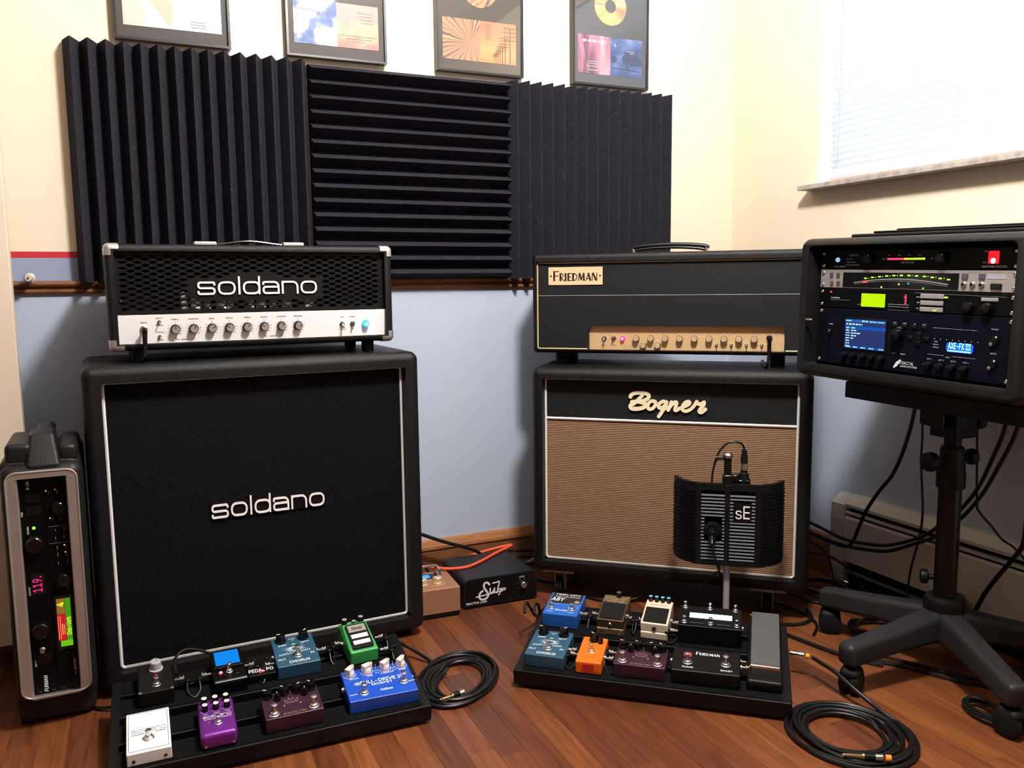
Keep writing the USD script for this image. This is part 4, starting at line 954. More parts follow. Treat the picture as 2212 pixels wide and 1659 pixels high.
CYAN = simple('light_blue_cap', (.10, .50, .75), .35)
for i in range(4): knob_plain(g, .0105 + .0152 * i, .0990, .0055, .0135, BLACKG, CYAN, n=16)
g.text([('Digital Delay', w / 2, .0780, .0052, dict(slant=.2, w=.044))], simple('rose_print', (.50, .30, .26), .5))
front(t, 0, .0035, 0).add('thumb_screw', lathe([(.0050, 0), (.0050, .0035), (.0038, .005)], 16), BLACKT, w / 2, .030)
side_jacks(t, w, d, .05, .5)
t = pedal('switching_controller', 'black six-button foot controller with a glowing white-blue display', RM, .3639, .1955, .0145, 'foot controller')
w, d, h = .1502, .1000, .0490
chassis(t, w, d, h, BLACKM, .002)
f = top(t, 0, 0, h)
LCDW = material('white_blue_screen', {'tc': ('texture_coordinate', {}), 'v': ('voronoi_texture', dict(scale=170.)), 'r': ('rgb_ramp', dict(ramp=[(.15, (.55, .80, 1.0)), (.6, (.32, .58, 1.0))])), 'e': ('emission', dict(strength=4.5))}, [('tc.object', 'v.vector'), ('v.distance', 'r.fac'), ('r.color', 'e.color')], 'e.emission')
f.add('display', prism(rrect(.0255, .1270, .0405, .0640, .001), 0, .0008), LCDW, smooth=False, label='glowing display')
for y, xx in ((.090, (.0130, .0735, .1350)), (.0160, (.0145, .0770, .1385))):
    for x in xx: foot_switch(f, x, y, .0048, .0175)
f.marks(dashes(.028, .062, .0160, .0014, random.Random(2)) + dashes(.092, .122, .0160, .0014, random.Random(8)), GREYP, name='small_print')
side_jacks(t, w, d, h, .5)
t = pedal('black_foot_switch_pedal', 'wide black two-button foot switch with a red lamp', RM, .3626, .0219, .0111, 'foot switch')
w, d, h = .151, .0968, .0351
chassis(t, w, d, h, BLACKP, .004)
f = top(t, 0, 0, h)
f.marks([fit_shape(DW, .0520, .1050, .0690, .0135)], WHITE, name='logo')
f.text([('CLEAN', .0360, .0130, .0055, dict(bold=True)), ('BOOST', .1210, .0125, .0055, dict(bold=True))], WHITE)
for x, y in ((.0350, .0350), (.1190, .0385)):
    foot_switch(f, x, y, .0074, .024)
k = led(f, .0340, .0660, .0052, REDC, 'lamp'); f.add('lamp_ring', lathe([(.0085, 0), (.0085, .003), (.0058, .0045)], 16), REDL, .0340, .0660, under=k)
led(f, .1180, .0690, .0024, simple('unlit_amber', (.12, .05, .01), .3))
for x in (.012, .139): screw(front(t), x, .010, .0026, BLACKM)
side_jacks(t, w, d, h, .65)
TREAD = simple('grey_tread', (.072, .072, .070), .75, spec=.3, bump=(800, .4))
t = pedal('wah_pedal', 'black rocker pedal with a grey tread and chrome toe', RM, .5262, .0298, -.0137, 'rocker pedal')
w, d = .0768, .2439
part(t, 'base', rb(0, w, 0, d, 0, .0245, .007, 12), BLACKP)
tm_ = Face(t, mat4(.0075, .030, .030, tilt=.075))
tm_.add('rocker', rb(0, .0630, .001, .212, .004, .0145, .003, 10), NICKEL)
tm_.add('tread', prism(rrect(.0005, .0625, .004, .211, .003), .0140, .0172), TREAD)
tm_.add('toe_cap', rb(-.0003, .0633, -.0030, .0110, -.0120, .0168, .002, 8), CHROME)
part(t, 'hinge', cat(box(.012, w - .012, .10, .15, .022, .036)), BLACKM, smooth=False)
for x in (.006, .0655): part(t, 'heel_lug', mv(lathe([(.004, 0), (.004, .055), (.003, .058)], 10), x, d - .008, 0), NICKEL)

# short patch leads between the pedals (ends given on the boards)
def patch(label, board, a, b, sag=.03):
    """a lead with two right-angled plugs; a, b: (u, v, height, direction sign) of the sockets"""
    t = thing('patch_cable', label, 'cable', board)
    ends = []
    for u, v, z, s in (a, b):
        part(t, 'plug', cat(seg((u, v, z), (u + s * .012, v, z), .0030, n=10), seg((u + s * .010, v, z), (u + s * .012, v, z), .0062, n=10), seg((u + s * .017, v + .002, z), (u + s * .0195, v + .002, z), .0058, n=10), seg((u + s * .012, v, z), (u + s * .018, v, z), .0045, n=10)), NICKEL)
        part(t, 'plug_body', rb(min(u + s * .0195, u + s * .031), max(u + s * .0195, u + s * .031), v - .018, v + .007, z - .006, z + .006, .003, 8), BLACKM)
        ends.append((u + s * .025, v - .018, z))
    (x0, y0, z0), (x1, y1, z1) = ends
    part(t, 'cord', tube([(x0, y0, z0), (x0, y0 - .016, z0 - .010), ((x0 + x1) / 2, (y0 + y1) / 2 - .03, min(z0, z1) - .016), (x1, y1 - .016, z1 - .010), (x1, y1, z1)], .0017, 6), CABLE)
patch('short patch lead from the tuner pedal towards the power supply', LM, (.2705, .240, .064, 1), (.3325, .228, .064, -1))
patch('short patch lead between the left teal pedal and the green pedal', LM, (.4325, .249, .064, 1), (.4935, .258, .066, -1))
patch('short patch lead from the green pedal to the blue overdrive pedal', LM, (.5690, .255, .066, 1), (.5690, .205, .064, 1))
patch('short patch lead from the black pedal with grey knob to the tuner', LM, (.1250, .235, .064, 1), (.1995, .236, .062, -1))
patch('short patch lead between the blue switcher and the bronze pedal', RM, (.1135, .252, .066, 1), (.1620, .256, .068, -1))
patch('short patch lead between the bronze and cream pedals', RM, (.2325, .252, .068, 1), (.2750, .250, .068, -1))
patch('short patch lead between the cream pedal and the foot controller', RM, (.3420, .250, .068, 1), (.3630, .215, .066, -1))
patch('short patch lead between the right teal pedal and the orange pedal', RM, (.1165, .083, .064, 1), (.1440, .066, .064, -1))
patch('short patch lead between the orange pedal and the right plum pedal', RM, (.2070, .066, .062, 1), (.2320, .090, .064, -1))
patch('short patch lead from the black foot switch to the rocker pedal', RM, (.5150, .085, .066, 1), (.5250, .115, .062, -1))

# ================================================================ right-hand rack case, its units and its stand
RK = mat4(.4076, -.9297, .9259, -1.5208, 0, .0243)
t = thing('rack_case', 'black plastic rack case full of lit units under the window', 'rack case', RK)
X0, X1, Z0, Z1 = -.040, .522, -.209, .113
outer = rb(X0, X1, -.030, .400, Z0, Z1, .030, 20)
part(t, 'case_body', outer - rb(-.010, .492, -.2, .330, -.184, .0975, .008, 8) - cb(X0 - 1, X1 + 1, -.2, -.026, Z0 - 1, Z1 + 1), CASEP)
part(t, 'front_rim', (rb(X0 - .004, X1 + .004, -.036, .010, Z0 - .004, Z1 + .004, .030, 20) ^ cb(-1, 2, -.034, .006, -1, 1)) - rb(-.0125, .494, -.2, .3, -.187, .1000, .012, 10), CASEP)
for x in (-.0085, .4785): part(t, 'rack_rail', box(x, x + .0125, .003, .020, -.180, .092), BLACKM, smooth=False)
for z in (-.12, -.02, .06): part(t, 'side_rib', rb(X0 - .008, X0 + .004, .05, .36, z - .012, z + .012, .006, 8), CASEP)
for x in (.06, .42): part(t, 'foot', rb(x - .03, x + .03, .03, .09, Z0 - .010, Z0 + .002, .004), RUBBER)
part(t, 'latch', cat(rb(-.008, .012, -.040, -.034, -.078, -.073, .002, 6)), NICKEL)

def unit(name, label, z0, z1, m, r=.0015):
    t = thing(name, label, 'rack unit', RK)
    part(t, 'face_plate', rb(0, .4826, -.003, .0005, z0 + .0004, z1 - .0004, r, 8), m)
    part(t, 'chassis', box(.018, .465, .0006, .26, z0 + .001, z1 - .001), BLACKM, smooth=False)
    f = front(t, 0, -.003, 0)
    for x in (.0085, .4741):
        for z in ((z0 + .008, z1 - .008)): f.add('rack_screw', lathe([(.0042, 0), (.0042, .0012), (.0028, .0026), (.001, .002)], 12), NICKEL, x, z)
    return t, f
UNITB = simple('unit_black', (.0022, .0022, .0028), .35, spec=.12)
GLASSK = simple('dark_window', (.006, .006, .007), .08, spec=.6)
GRN = glow('green_light', (.12, .95, .02), 1.5); YEL = glow('yellow_segment', (.95, .75, .03), 1.6); PINK = glow('pink_segment', (1.0, .04, .12), 2.2); LIME = glow('lime_light', (.45, .95, .03), 1.6); BLUL = glow('blue_light', (.02, .3, 1.0), 2.0)
t, f = unit('power_conditioner', 'top black rack unit with a row of coloured voltage lights and a red rocker switch', .0445, .0890, UNITB)
f.add('lamp_lens', lathe([(.0055, 0), (.0055, .003), (.004, .005), (.002, .0058)], 16), glow('pale_blue_lens', (.35, .72, .95), .8), .0500, .0665)
for x in (.037, .063): f.add('push_button', rb(-.003, .003, -.003, .003, 0, .003, .001, 6), BLACKG, x, .074)
for x, y in ((.1390, .0700), (.3220, .0700)): f.add('dimmer_knob', lathe([(.0125, 0), (.0125, .006), (.010, .014), (.008, .0155)], 24), BLACKG, x, y)
for k in range(18):
    f.add('light_segment', rb(-.0021, .0021, -.0022, .0022, 0, .001, .0006, 6), PINK if k < 8 else (YEL if k in (8, 9, 17) else LIME), .1880 + k * .00523, .0675, smooth=False)
REDR = glow('red_rocker', (1.0, .012, .02), 1.6)
k = f.add('rocker_switch', rb(-.0105, .0105, -.0125, .0125, 0, .005, .002, 8), REDR, .4300, .0690, label='lit red rocker switch')
f.add('rocker_glow', lathe([(.0055, .005), (.005, .0054)], 16), glow('rocker_hot', (1.0, .5, .5), 5), .4310, .0625, under=k)
f.text([('FURMAN', .0940, .0745, .0048, dict(bold=True, w=.026))], simple('blue_grey_print', (.10, .22, .34), .5), name='name_lettering')
f.text([('PL-PLUS', .0820, .0665, .0028), ('POWER COND.', .0880, .0595, .0028), ('AND LIGHT MODULE', .0920, .0530, .0028), ('90', .1890, .0740, .0032), ('100', .2150, .0740, .0032), ('110', .2400, .0740, .0032), ('120', .2650, .0740, .0032), ('FULL', .1770, .0660, .0034), ('AC', .2950, .0665, .0034),
        ('LINE VOLTAGE', .2370, .0580, .0034), ('LIGHT', .046, .0495, .0030), ('DIMMER', .063, .0495, .0030), ('ON', .4120, .0790, .0034), ('OFF', .4110, .0575, .0034), ('SWITCHED OUTLETS', .4310, .0495, .0036, dict(bold=True))], simple('pale_unit_print', (.55, .55, .58), .5))
RKSIL = simple('silver_plate', (.50, .47, .47), .38, .65)
t, f = unit('tuner_unit', 'silver rack unit with a curved row of green lights in a dark window', .0004, .0440, RKSIL)
f.add('window', prism(sbox(.0675, .0035, .3590, .0375), 0, .0008), GLASSK, smooth=False)
for k in range(12):
    x = .1310 + k * .0187; y = .0205 + .0105 * math.sin(PI * (k + 1.2) / 13.4)
    f.add('light_segment', prism(rrect(-.0038, .0038, -.0016, .0016, .0012), 0, .0006), LIME, x, y + .001, .0008, smooth=False)
    if k < 11 and k not in (5, 7): f.add('light_dot', prism(Point(0, 0).buffer(.0011, 6), 0, .0005), LIME, x + .0085, y + .0012, .0008, smooth=False)
f.add('red_segment', prism(rrect(-.0058, .0058, -.0022, .0022, .001), 0, .0006), REDL, .1300, .0165, .0008, smooth=False)
arcp = [( .100 + .235 * k / 24, .0130 + .0110 * math.sin(PI * (k + 1) / 26)) for k in range(25)]
f.marks([LineString(arcp).buffer(.0012), LineString([(a, b - .004) for a, b in arcp]).buffer(.0004)], simple('dial_grey', (.22, .22, .21), .4), .0008, name='dial_arc')
for x, y, m in ((.2195, .0130, LIME), (.2430, .0150, BLUL), (.1750, .0060, LIME), (.2790, .0055, GRN)): f.add('light_dot', prism(Polygon([(-.0030, -.0018), (.0030, -.0018), (0, .0026)]), 0, .0006), m, x, y, .0008, smooth=False)
for x, y in ((.0335, .0315), (.0530, .0315), (.0350, .0120), (.0545, .0120)): f.add('push_button', rb(-.0042, .0042, -.005, .005, 0, .003, .001, 6), simple('brown_button', (.075, .05, .035), .4), x, y)
for x in (.3720, .4080): f.add('push_button', rb(-.0062, .0062, -.006, .006, 0, .003, .001, 6), simple('slate_button', (.07, .065, .08), .4), x, .0315)
for x in (.3705, .3890, .4080): f.add('jack_socket', lathe([(.0062, 0), (.0062, .0025), (.0045, .0045), (.0030, .0045)], 16), NICKEL, x, .0150); 
for x in (.3705, .3890, .4080): f.add('socket_hole', cyl(.0030, .0040, .0048, 12), HOLE, x, .0150)
f.add('name_badge', prism(sbox(.4180, .0270, .4590, .0370), 0, .0006), simple('badge_grey', (.34, .32, .35), .4), smooth=False)

f.add('power_switch', rb(-.0110, .0110, -.0060, .0060, 0, .004, .0012, 6), BLACKG, .4390, .0125)
t, f = unit('effects_unit', 'black rack unit with a glowing yellow-green display and three long grey bars', -.0455, -.0004, UNITB)
f.add('display', prism(sbox(.1225, -.0395, .1862, -.0095), 0, .0008), glow('lime_screen', (.58, .93, .005), 1.0), smooth=False, label='glowing yellow-green display')
led(f, .0345, -.0085, .0022, REDL)
f.text([('t.c. electronic', .0480, -.0235, .0036, dict(w=.026)), ('INPUT', .2690, -.0145, .0022), ('MIX', .2690, -.0260, .0022), ('OUT', .2690, -.0385, .0022)], simple('pale_unit_print2', (.62, .62, .64), .5))
f.marks([line(.035, -.0268, .092, -.0268, .0007), line(.1935, -.0440, .2500, -.0440, .0006), line(.2600, -.0045, .4620, -.0075, .0006)], simple('unit_line', (.22, .22, .24), .5), name='printed_lines')
BARG = simple('grey_bar', (.22, .21, .21), .45)
for y in (-.0110, -.0250, -.0385): f.add('long_button', rb(.2755, .3295, y - .0050, y + .0050, 0, .003, .0012, 6), BARG, 0, 0)
f.add('long_button', rb(.4105, .4460, -.0170, -.0095, 0, .003, .0012, 6), BARG)
for k in range(7):
    wv = .003 if k % 2 else .0046; f.add('level_segment', prism(sbox(-.0002, -.0010, wv, .0010), 0, .0006), PINK, .2375 - (wv - .003), -.0100 - k * .0030, 0, smooth=False)
f.add('level_segment', prism(sbox(-.006, -.0014, .0, .0014), 0, .0006), PINK, .2400, -.0150, 0, smooth=False)
for x, y in ((.3345, -.0120), (.3110, -.0400)): f.add('light_dot', prism(rrect(-.0036, .0036, -.0016, .0016, .0012), 0, .0035), LIME, x, y, smooth=False)
for x in (.385, .425): f.add('data_knob', lathe([(.0125, 0), (.0125, .004), (.010, .012), (.008, .013)], 22), BLACKG, x, -.0310)
f.marks(dashes(.195, .247, -.0320, .0014, random.Random(2)) + dashes(.195, .247, -.0370, .0012, random.Random(3)) + dashes(.1130, .1185, -.0360, .0016, random.Random(4)), simple('unit_small', (.3, .3, .32), .5), name='small_print')
NAVYP = simple('navy_plate', (.0026, .0027, .0068), .35, spec=.12)
t, f = unit('modeller_unit', 'tall black rack unit with a blue list screen and a glowing blue emblem', -.1785, -.0465, NAVYP)
f.add('screen_bezel', rb(.0790, .1970, -.1400, -.0665, 0, .002, .001, 6), BLACKG)
SCRB = material('list_screen', {'tc': ('texture_coordinate', {}), 's': ('separate_xyz', {}), 'r': ('rgb_ramp', dict(ramp=[(.0, (.02, .10, .42)), (.06, (.012, .07, .34)), (.12, (.030, .045, .17)), (.66, (.030, .045, .17)), (.66, (.01, .10, .55)), (.77, (.01, .10, .55)), (.77, (.035, .045, .15)), (.9, (.035, .045, .15)), (.905, (.02, .13, .5))])),
    'm': ('map_range', dict(from_min=-.1370, from_max=-.0700)), 'e': ('emission', dict(strength=.95))}, [('tc.object', 's.vector'), ('s.z', 'm.value'), ('m.result', 'r.fac'), ('r.color', 'e.color')], 'e.emission')
f.add('screen', prism(sbox(.0825, -.1370, .1935, -.0700), .002, .0024), SCRB, smooth=False, label='lit blue list screen')
STX = glow('screen_text', (.45, .85, 1.0), 1.3)
r_ = random.Random(21); sh = []
for x0, x1, y, h in [(.0850, .1010, -.0745, .0022), (.1300, .1480, -.0745, .0030), (.1520, .1690, -.0745, .0020), (.1730, .1900, -.0745, .0020), (.0865, .1010, -.0830, .0034), (.1040, .1310, -.0830, .0034)]: sh += dashes(x0, x1, y, h, r_)
for k in range(8):
    sh += dashes(.0865, .0965, -.0912 - k * .0060, .0026, r_)
    if k < 5: sh += dashes(.1010, .1010 + (.012, .014, .026, .014, .008)[k], -.0912 - k * .0060, .0028, r_)
for x in (.0890, .1085, .1300, .1530, .1790): sh += dashes(x, x + .012, -.1350, .0024, r_)
f.marks(sh, STX, .0024, name='screen_lettering')
EMB = glow('blue_emblem', (.10, .50, 1.0), 7.0); EMB2 = glow('blue_emblem_edge', (.006, .05, 1.0), 3.2)
k = f.add('emblem_plate', prism(rrect(.3425, .4010, -.1235, -.1040, .006), 0, .0010), EMB2, label='glowing blue emblem')
f.add('emblem_lettering', xf(text2('AXE-FX III', .0125, bold=True, w=.050), mat4(.3718, -.1165, .0012)), EMB, under=k)
f.add('emblem_bar', prism(sbox(.3460, -.1222, .3970, -.1195), .001, .0016), EMB, under=k)
PUP = simple('unit_print3', (.42, .42, .50), .5)
for i, x in enumerate((.0860, .1118, .1385, .1636, .1880)): f.add('knob', lathe([(.0082, 0), (.0082, .006), (.0068, .012), (.005, .013)], 18), BLACKG, x, -.1535)
f.add('value_knob', lathe([(.0155, 0), (.0155, .010), (.0130, .017), (.010, .018)], 26), BLACKG, .2260, -.0975)
for x, y in ((.2760, -.0930), (.2760, -.1120), (.2560, -.1020), (.2960, -.1020), (.2760, -.1020)): f.add('push_button', rb(-.0065, .0065, -.0055, .0055, 0, .003, .0015, 6), BLACKG, x, y)
for k in range(4): f.add('push_button', rb(-.0065, .0065, -.0045, .0045, 0, .003, .0015, 6), BLACKG, (.2160, .2400, .2650, .2880)[k], -.0780)
for k in range(4):
    f.add('level_knob', lathe([(.0085, 0), (.0085, .006), (.007, .012), (.0052, .013)], 18), BLACKG, .3050 + .0275 * k, -.1560)
    f.add('knob_glint', lathe([(.0014, 0), (.001, .001)], 8), NICKEL, .3010 + .0275 * k, -.1535, .0128)
for y in (-.0920, -.1390):
    f.add('jack_socket', lathe([(.0090, 0), (.0090, .003), (.0065, .0055), (.005, .0055)], 18), BLACKG, .4450, y)
    f.add('socket_ring', lathe([(.0040, 0), (.0040, .0065), (.002, .0068)], 12), NICKEL, .4400, y - .008)
f.add('power_button', rb(-.0045, .0045, -.0070, .0070, 0, .005, .0015, 6), BLACKG, .0390, -.1030); f.add('button_glint', prism(Point(0, 0).buffer(.0028, 8), .005, .0056), NICKEL, .0390, -.1000)
fm_ = [('FRACTAL', .2520, -.1610, .0068, dict(w=.034)), ('AUDIO SYSTEMS', .2560, -.1668, .0038, dict(w=.042))]
f.text(fm_, simple('logo_white', (.70, .70, .72), .5), name='name_lettering')
zz = [sa.rotate(sbox(-.0075, -.0022, .0075, .0022), 35, origin=(0, 0)), sa.translate(sa.rotate(sbox(-.0075, -.0022, .0075, .0022), 35, origin=(0, 0)), .0030, .0052), sa.translate(sa.rotate(sbox(-.0060, -.0020, .0060, .0020), 35, origin=(0, 0)), -.0035, -.0048)]
f.marks([sa.translate(g, .2270, -.1615) for g in zz], simple('logo_white2', (.74, .72, .72), .5), name='emblem')
f.text([('VALUE', .2260, -.0830, .0030), ('POWER', .0390, -.0860, .0026), ('ENTER', .2760, -.1010, .0024), ('INPUT', .2180, -.1400, .0028), ('TEMPO', .2400, -.1400, .0028), ('OUT 1', .3050, -.1440, .0030), ('OUT 2', .3325, -.1440, .0030), ('OUT 3', .3600, -.1440, .0030), ('OUT 4', .3875, -.1440, .0030), ('LEVEL', .3470, -.1365, .0026), ('EXIT', .2160, -.0725, .0026), ('PAGE', .2400, -.0725, .0026),
        ('FX', .2650, -.0725, .0026), ('EDIT', .2880, -.0725, .0026), ('PHONES', .4430, -.0720, .0026), ('INSTR', .4430, -.1200, .0030), ('MIDI', .3180, -.1060, .0026), ('IN/OUT', .3180, -.1120, .0026), ('STATUS', .3180, -.1180, .0026)], PUP)
f.marks([line(.3000, -.1325, .3380, -.1325, .0006), line(.3560, -.1325, .4080, -.1325, .0006), line(.3080, -.0760, .4080, -.0760, .0006)] + [Point(.3140 + .0137 * k, -.0990).buffer(.0011, 6) for k in range(8)], PUP, name='printed_marks')

# flat things lying on the case
t = thing('flat_device', 'flat black device lying on top of the rack case', 'device', RK)
part(t, 'body', rb(.040, .5150, .045, .300, .1175, .1270, .004, 10), BLACKP)
part(t, 'lid', rb(.095, .5150, .055, .300, .1275, .1325, .002, 8), BLACKM)
part(t, 'raised_edge', rb(.150, .5150, .065, .295, .1328, .1365, .0015, 8), BLACKP)
for x in (.07, .48): part(t, 'foot', mv(lathe([(.008, 0), (.008, .0046)], 12), x, .09, .1132), RUBBER)

# rolling stand
PX, PY = .632, -1.133
t = thing('rolling_stand', 'black five-legged rolling stand that carries the rack case', 'stand', mat4(PX, PY, 0))
MI = np.linalg.inv(mat4(PX, PY, 0)) @ RK
part(t, 'tray', xf(cat(rb(.075, .505, .02, .36, -.240, -.2195, .003, 8)), MI), BLACKM)
part(t, 'tray_lip', xf(rb(.075, .505, .015, .024, -.258, -.2195, .002, 8), MI), BLACKM)
part(t, 'support_block', rb(-.036, .034, -.036, .036, .575, .70, .004, 8), BLACKM)
part(t, 'side_plate', xf(rb(-.058, -.050, -.045, .045, .60, .70, .002, 6), mat4(yaw=-.35)), BLACKM)
part(t, 'inner_tube', cyl(.0190, .40, .60, 24), BLACKM)
part(t, 'outer_tube', lathe([(.0255, .13), (.0255, .465), (.022, .466)], 28), simple('tube_black', (.004, .004, .004), .28, spec=.35))
part(t, 'collar', lathe([(.0300, .452), (.0320, .456), (.0320, .490), (.0300, .494), (.0300, .512), (.0265, .518), (.0265, .548), (.0235, .552)], 28), BLACKP)
def stand_knob(d, z, L, r, p=t):
    d = np.array([d[0], d[1], 0]) / math.hypot(*d); a = d * .022 + [0, 0, z]; b = d * L + [0, 0, z]
    k = part(p, 'clamp_knob', cat(xf(lathe([(r * .5, -r * .55), (r * .92, -r * .4), (r, 0), (r * .92, r * .4), (r * .5, r * .55)], 16), trimesh.transformations.translation_matrix(b) @ trimesh.geometry.align_vectors([0, 0, 1], d))), BLACKP)
    part(k, 'screw_rod', seg(a, b, .0065, n=10), BLACKM)
stand_knob((-.95, .05), .520, .068, .0235); stand_knob((.95, -.30), .525, .050, .020); stand_knob((.93, -.35), .612, .062, .021); stand_knob((-.5, .55), .228, .046, .018)
part(t, 'bolt', seg((-.02, -.012, .470), (-.045, -.022, .472), .008, n=10), BLACKP)
part(t, 'hub', lathe([(.050, .085), (.052, .115), (.050, .140), (.046, .146), (.047, .172), (.043, .182), (.034, .187), (.026, .187)], 32), BLACKP)
STAND_R = .258
LEGM = simple('leg_plastic', (.016, .016, .017), .5, spec=.25)
for k, ang in enumerate((106, 179, 244, 319, 31)):
    STAND_R = (.302, .300, .312, .250, .222)[k]
    a = math.radians(ang); d = np.array([math.cos(a), math.sin(a), 0]); n_ = np.array([-d[1], d[0], 0])
    pts = []
    for R_, hw, zt, zb_ in ((.02, .036, .158, .085), (STAND_R * .5, .030, .140, .082), (STAND_R, .025, .122, .068)):
        for s in (-1, 1):
            pts += [(d * R_ + n_ * s * (hw - .015) * .8 + [0, 0, zt - .016], .016), (d * R_ + n_ * s * (hw - .013) + [0, 0, zb_ + .013], .013)]
    h1 = mf.Manifold.batch_hull([mf.Manifold.sphere(r, 12).translate(tuple(p)) for p, r in pts[:8]])
    h2 = mf.Manifold.batch_hull([mf.Manifold.sphere(r, 12).translate(tuple(p)) for p, r in pts[4:]])
    lg = part(t, 'leg', h1 + h2, LEGM)
    c = d * (STAND_R - .012)
    CK = mat4(c[0], c[1], 0, a + .5)
    ck = part(lg, 'caster', cat(xf(lathe([(.020, -.024), (.0285, -.020), (.0285, -.004), (.020, -.003), (.020, .003), (.0285, .004), (.0285, .020), (.020, .024)], 20), CK @ mat4(0, 0, .0287) @ mat4(tilt=PI / 2)), xf(seg((0, 0, .03), (0, 0, .078), .010, n=10), CK), xf(rb(-.026, .026, -.0225, .0225, .036, .064, .012, 8), CK)), RUBBER)

# ================================================================ small upright rack case on the left
SR = mat4(-1.3568, -.4891, .0701, .0312, .008, .0042)
t = thing('upright_rack_case', 'small black rack case with a silver rim standing on its end by the door', 'rack case', SR)
part(t, 'case_body', rb(-.036, .118, .0, .27, -.0655, .520, .022, 16) - rb(-.006, .096, -.2, .24, -.008, .492, .004, 8), CASEP)
part(t, 'front_collar', rb(-.0335, .1225, -.024, .030, -.012, .510, .024, 16) - rb(-.014, .105, -.2, .27, -.004, .491, .010, 8), CASEP)
ring = rrect(-.0215, .1115, .0055, .4985, .020, 8) - sbox(-.0020, .0000, .0912, .4840)
rim = prism(ring, 0, .006); f = front(t, 0, -.0235, 0)
f.add('metal_rim', rim, ALU, smooth=False, label='brushed metal rim')
f.add('rim_edge', tube([(a, b, .006) for a, b in np.array(rrect(-.0205, .1105, .0065, .4975, .020, 8).exterior.coords)], .0022, 8, 0), ALU)
f.add('rim_lip', prism(rrect(-.0020, .0912, -.0005, .4845, .002) - rrect(.0000, .0892, .0015, .4825, .002), -.020, .0005), ALU, smooth=False)
for x, y in ((.005, .489), (.084, .489)): f.add('rivet', lathe([(.003, 0), (.003, .001)], 10), ALU, x - (.016 if x < .05 else -.016), y - .01, .006)
hp = [(-.008, .02, .52), (-.008, .04, .548), (.01, .05, .556), (.045, .055, .558)]
part(t, 'handle_mount', cat(rb(-.022, .030, .005, .18, .505, .552, .012, 10), rb(.075, .114, .005, .18, .505, .545, .012, 10)), CASEP)
part(t, 'handle', mf.Manifold.batch_hull([mf.Manifold.sphere(.008, 12).translate(p) for p in [(.026, -.012, .506), (.074, -.012, .506), (.030, .03, .560), (.064, .03, .560), (.030, .09, .562), (.064, .09, .562)]]) , CASEP)
part(t, 'handle_grip', rb(.030, .066, .03, .19, .546, .570, .010, 10), CASEP)
for x in (-.02, .10): part(t, 'foot', rb(x - .012, x + .012, .02, .26, -.0700, -.060, .004), RUBBER)
# units: their own right-hand end points up
UP = np.array([[0, -1, 0, 0], [0, 0, -1, 0], [1, 0, 0, 0], [0, 0, 0, 1.0]])
def upright(name, label, x0):
    t = thing(name, label, 'rack unit', SR)
    part(t, 'face_plate', rb(x0 + .0003, x0 + .0442, -.003, .0005, .0005, .4821, .0012, 8), UNITB)
    part(t, 'chassis', box(x0 + .001, x0 + .0435, .0006, .24, .02, .46), BLACKM, smooth=False)
    f = Face(t, mat4(x0, -.003, 0) @ UP)     # on this face x runs up the case and y runs to the left, from 0 to -.0444
    for zz in (.008, .4745):
        for yy in (-.010, -.036): f.add('rack_screw', lathe([(.0035, 0), (.0035, .001), (.002, .002)], 10), BLACKG, zz, yy)
    return t, f
t, f = upright('left_power_unit', 'left unit in the upright case with red numerals and big black knobs', 0)
PU2 = simple('white_unit_print', (.78, .76, .76), .5)
f.text([('FURMAN', .0240, -.0265, .0072, dict(bold=True, slant=.18, w=.036)), ('INPUT', .0720, -.0085, .0034), ('OUTPUT', .2350, -.0075, .0034), ('SIGNAL', .3680, -.0130, .0036), ('FINE', .4030, -.0045, .0034), ('M-10x', .4640, -.0195, .0062, dict(bold=True, w=.018))], PU2)
f.text([('119.', .2480, -.0295, .0170, dict(w=.034))], glow('red_numerals', (1.0, .01, .14), 2.4), z=.0012, name='numerals')
f.add('numeral_window', prism(sbox(.2250, -.0350, .2720, -.0090), 0, .0010), GLASSK, smooth=False)
for zz in (.1480, .3380): f.add('big_knob', lathe([(.0190, 0), (.0190, .004), (.0165, .016), (.0140, .018)], 28), BLACKG, zz, -.0220)
f.add('toggle', lathe([(.0062, 0), (.0062, .003), (.004, .006), (.0045, .013)], 14), NICKEL, .1015, -.0215)
led(f, .3715, -.0225, .0034, glow('bright_green', (.25, 1.0, .03), 1.6))
for zz in (.4080, .4360, .0800): f.add('push_button', rb(-.010, .010, -.014, .014, 0, .003, .002, 6), BLACKG, zz, -.0240)
f.marks([line(.0870, -.010, .0870, -.034, .0006), line(.4070, -.014, .4070, -.038, .0008)], simple('dark_line', (.09, .09, .10), .5), name='printed_lines')
t, f = upright('effects_unit', 'right unit in the upright case with a green, red and yellow display', .0447)
f.add('display_window', prism(sbox(.0930, -.0385, .2160, -.0055), 0, .0010), GLASSK, smooth=False)
f.add('green_field', prism(sbox(.1010, -.0352, .2090, -.0245), .001, .0015), glow('green_field', (.055, .30, .01), 1.0), smooth=False)
f.add('amber_field', prism(sbox(.1740, -.0240, .2090, -.0085), .001, .0015), glow('amber_field', (.30, .135, .02), 1.0), smooth=False)
f.add('red_field', prism(sbox(.1150, -.0240, .1730, -.0085), .001, .0015), glow('red_field', (.60, .012, .018), 1.0), smooth=False)
f.add('lime_field', prism(sbox(.1010, -.0352, .1140, -.0120), .001, .0017), glow('lime_field', (.16, .52, .01), 1.0), smooth=False)
f.text([('Dist+Verb', .1460, -.0340, .0090, dict(w=.040)), ('4', .1960, -.0222, .0125, dict(bold=True))], glow('lime_lettering', (.60, .95, .02), 1.6), z=.0016, name='screen_lettering')
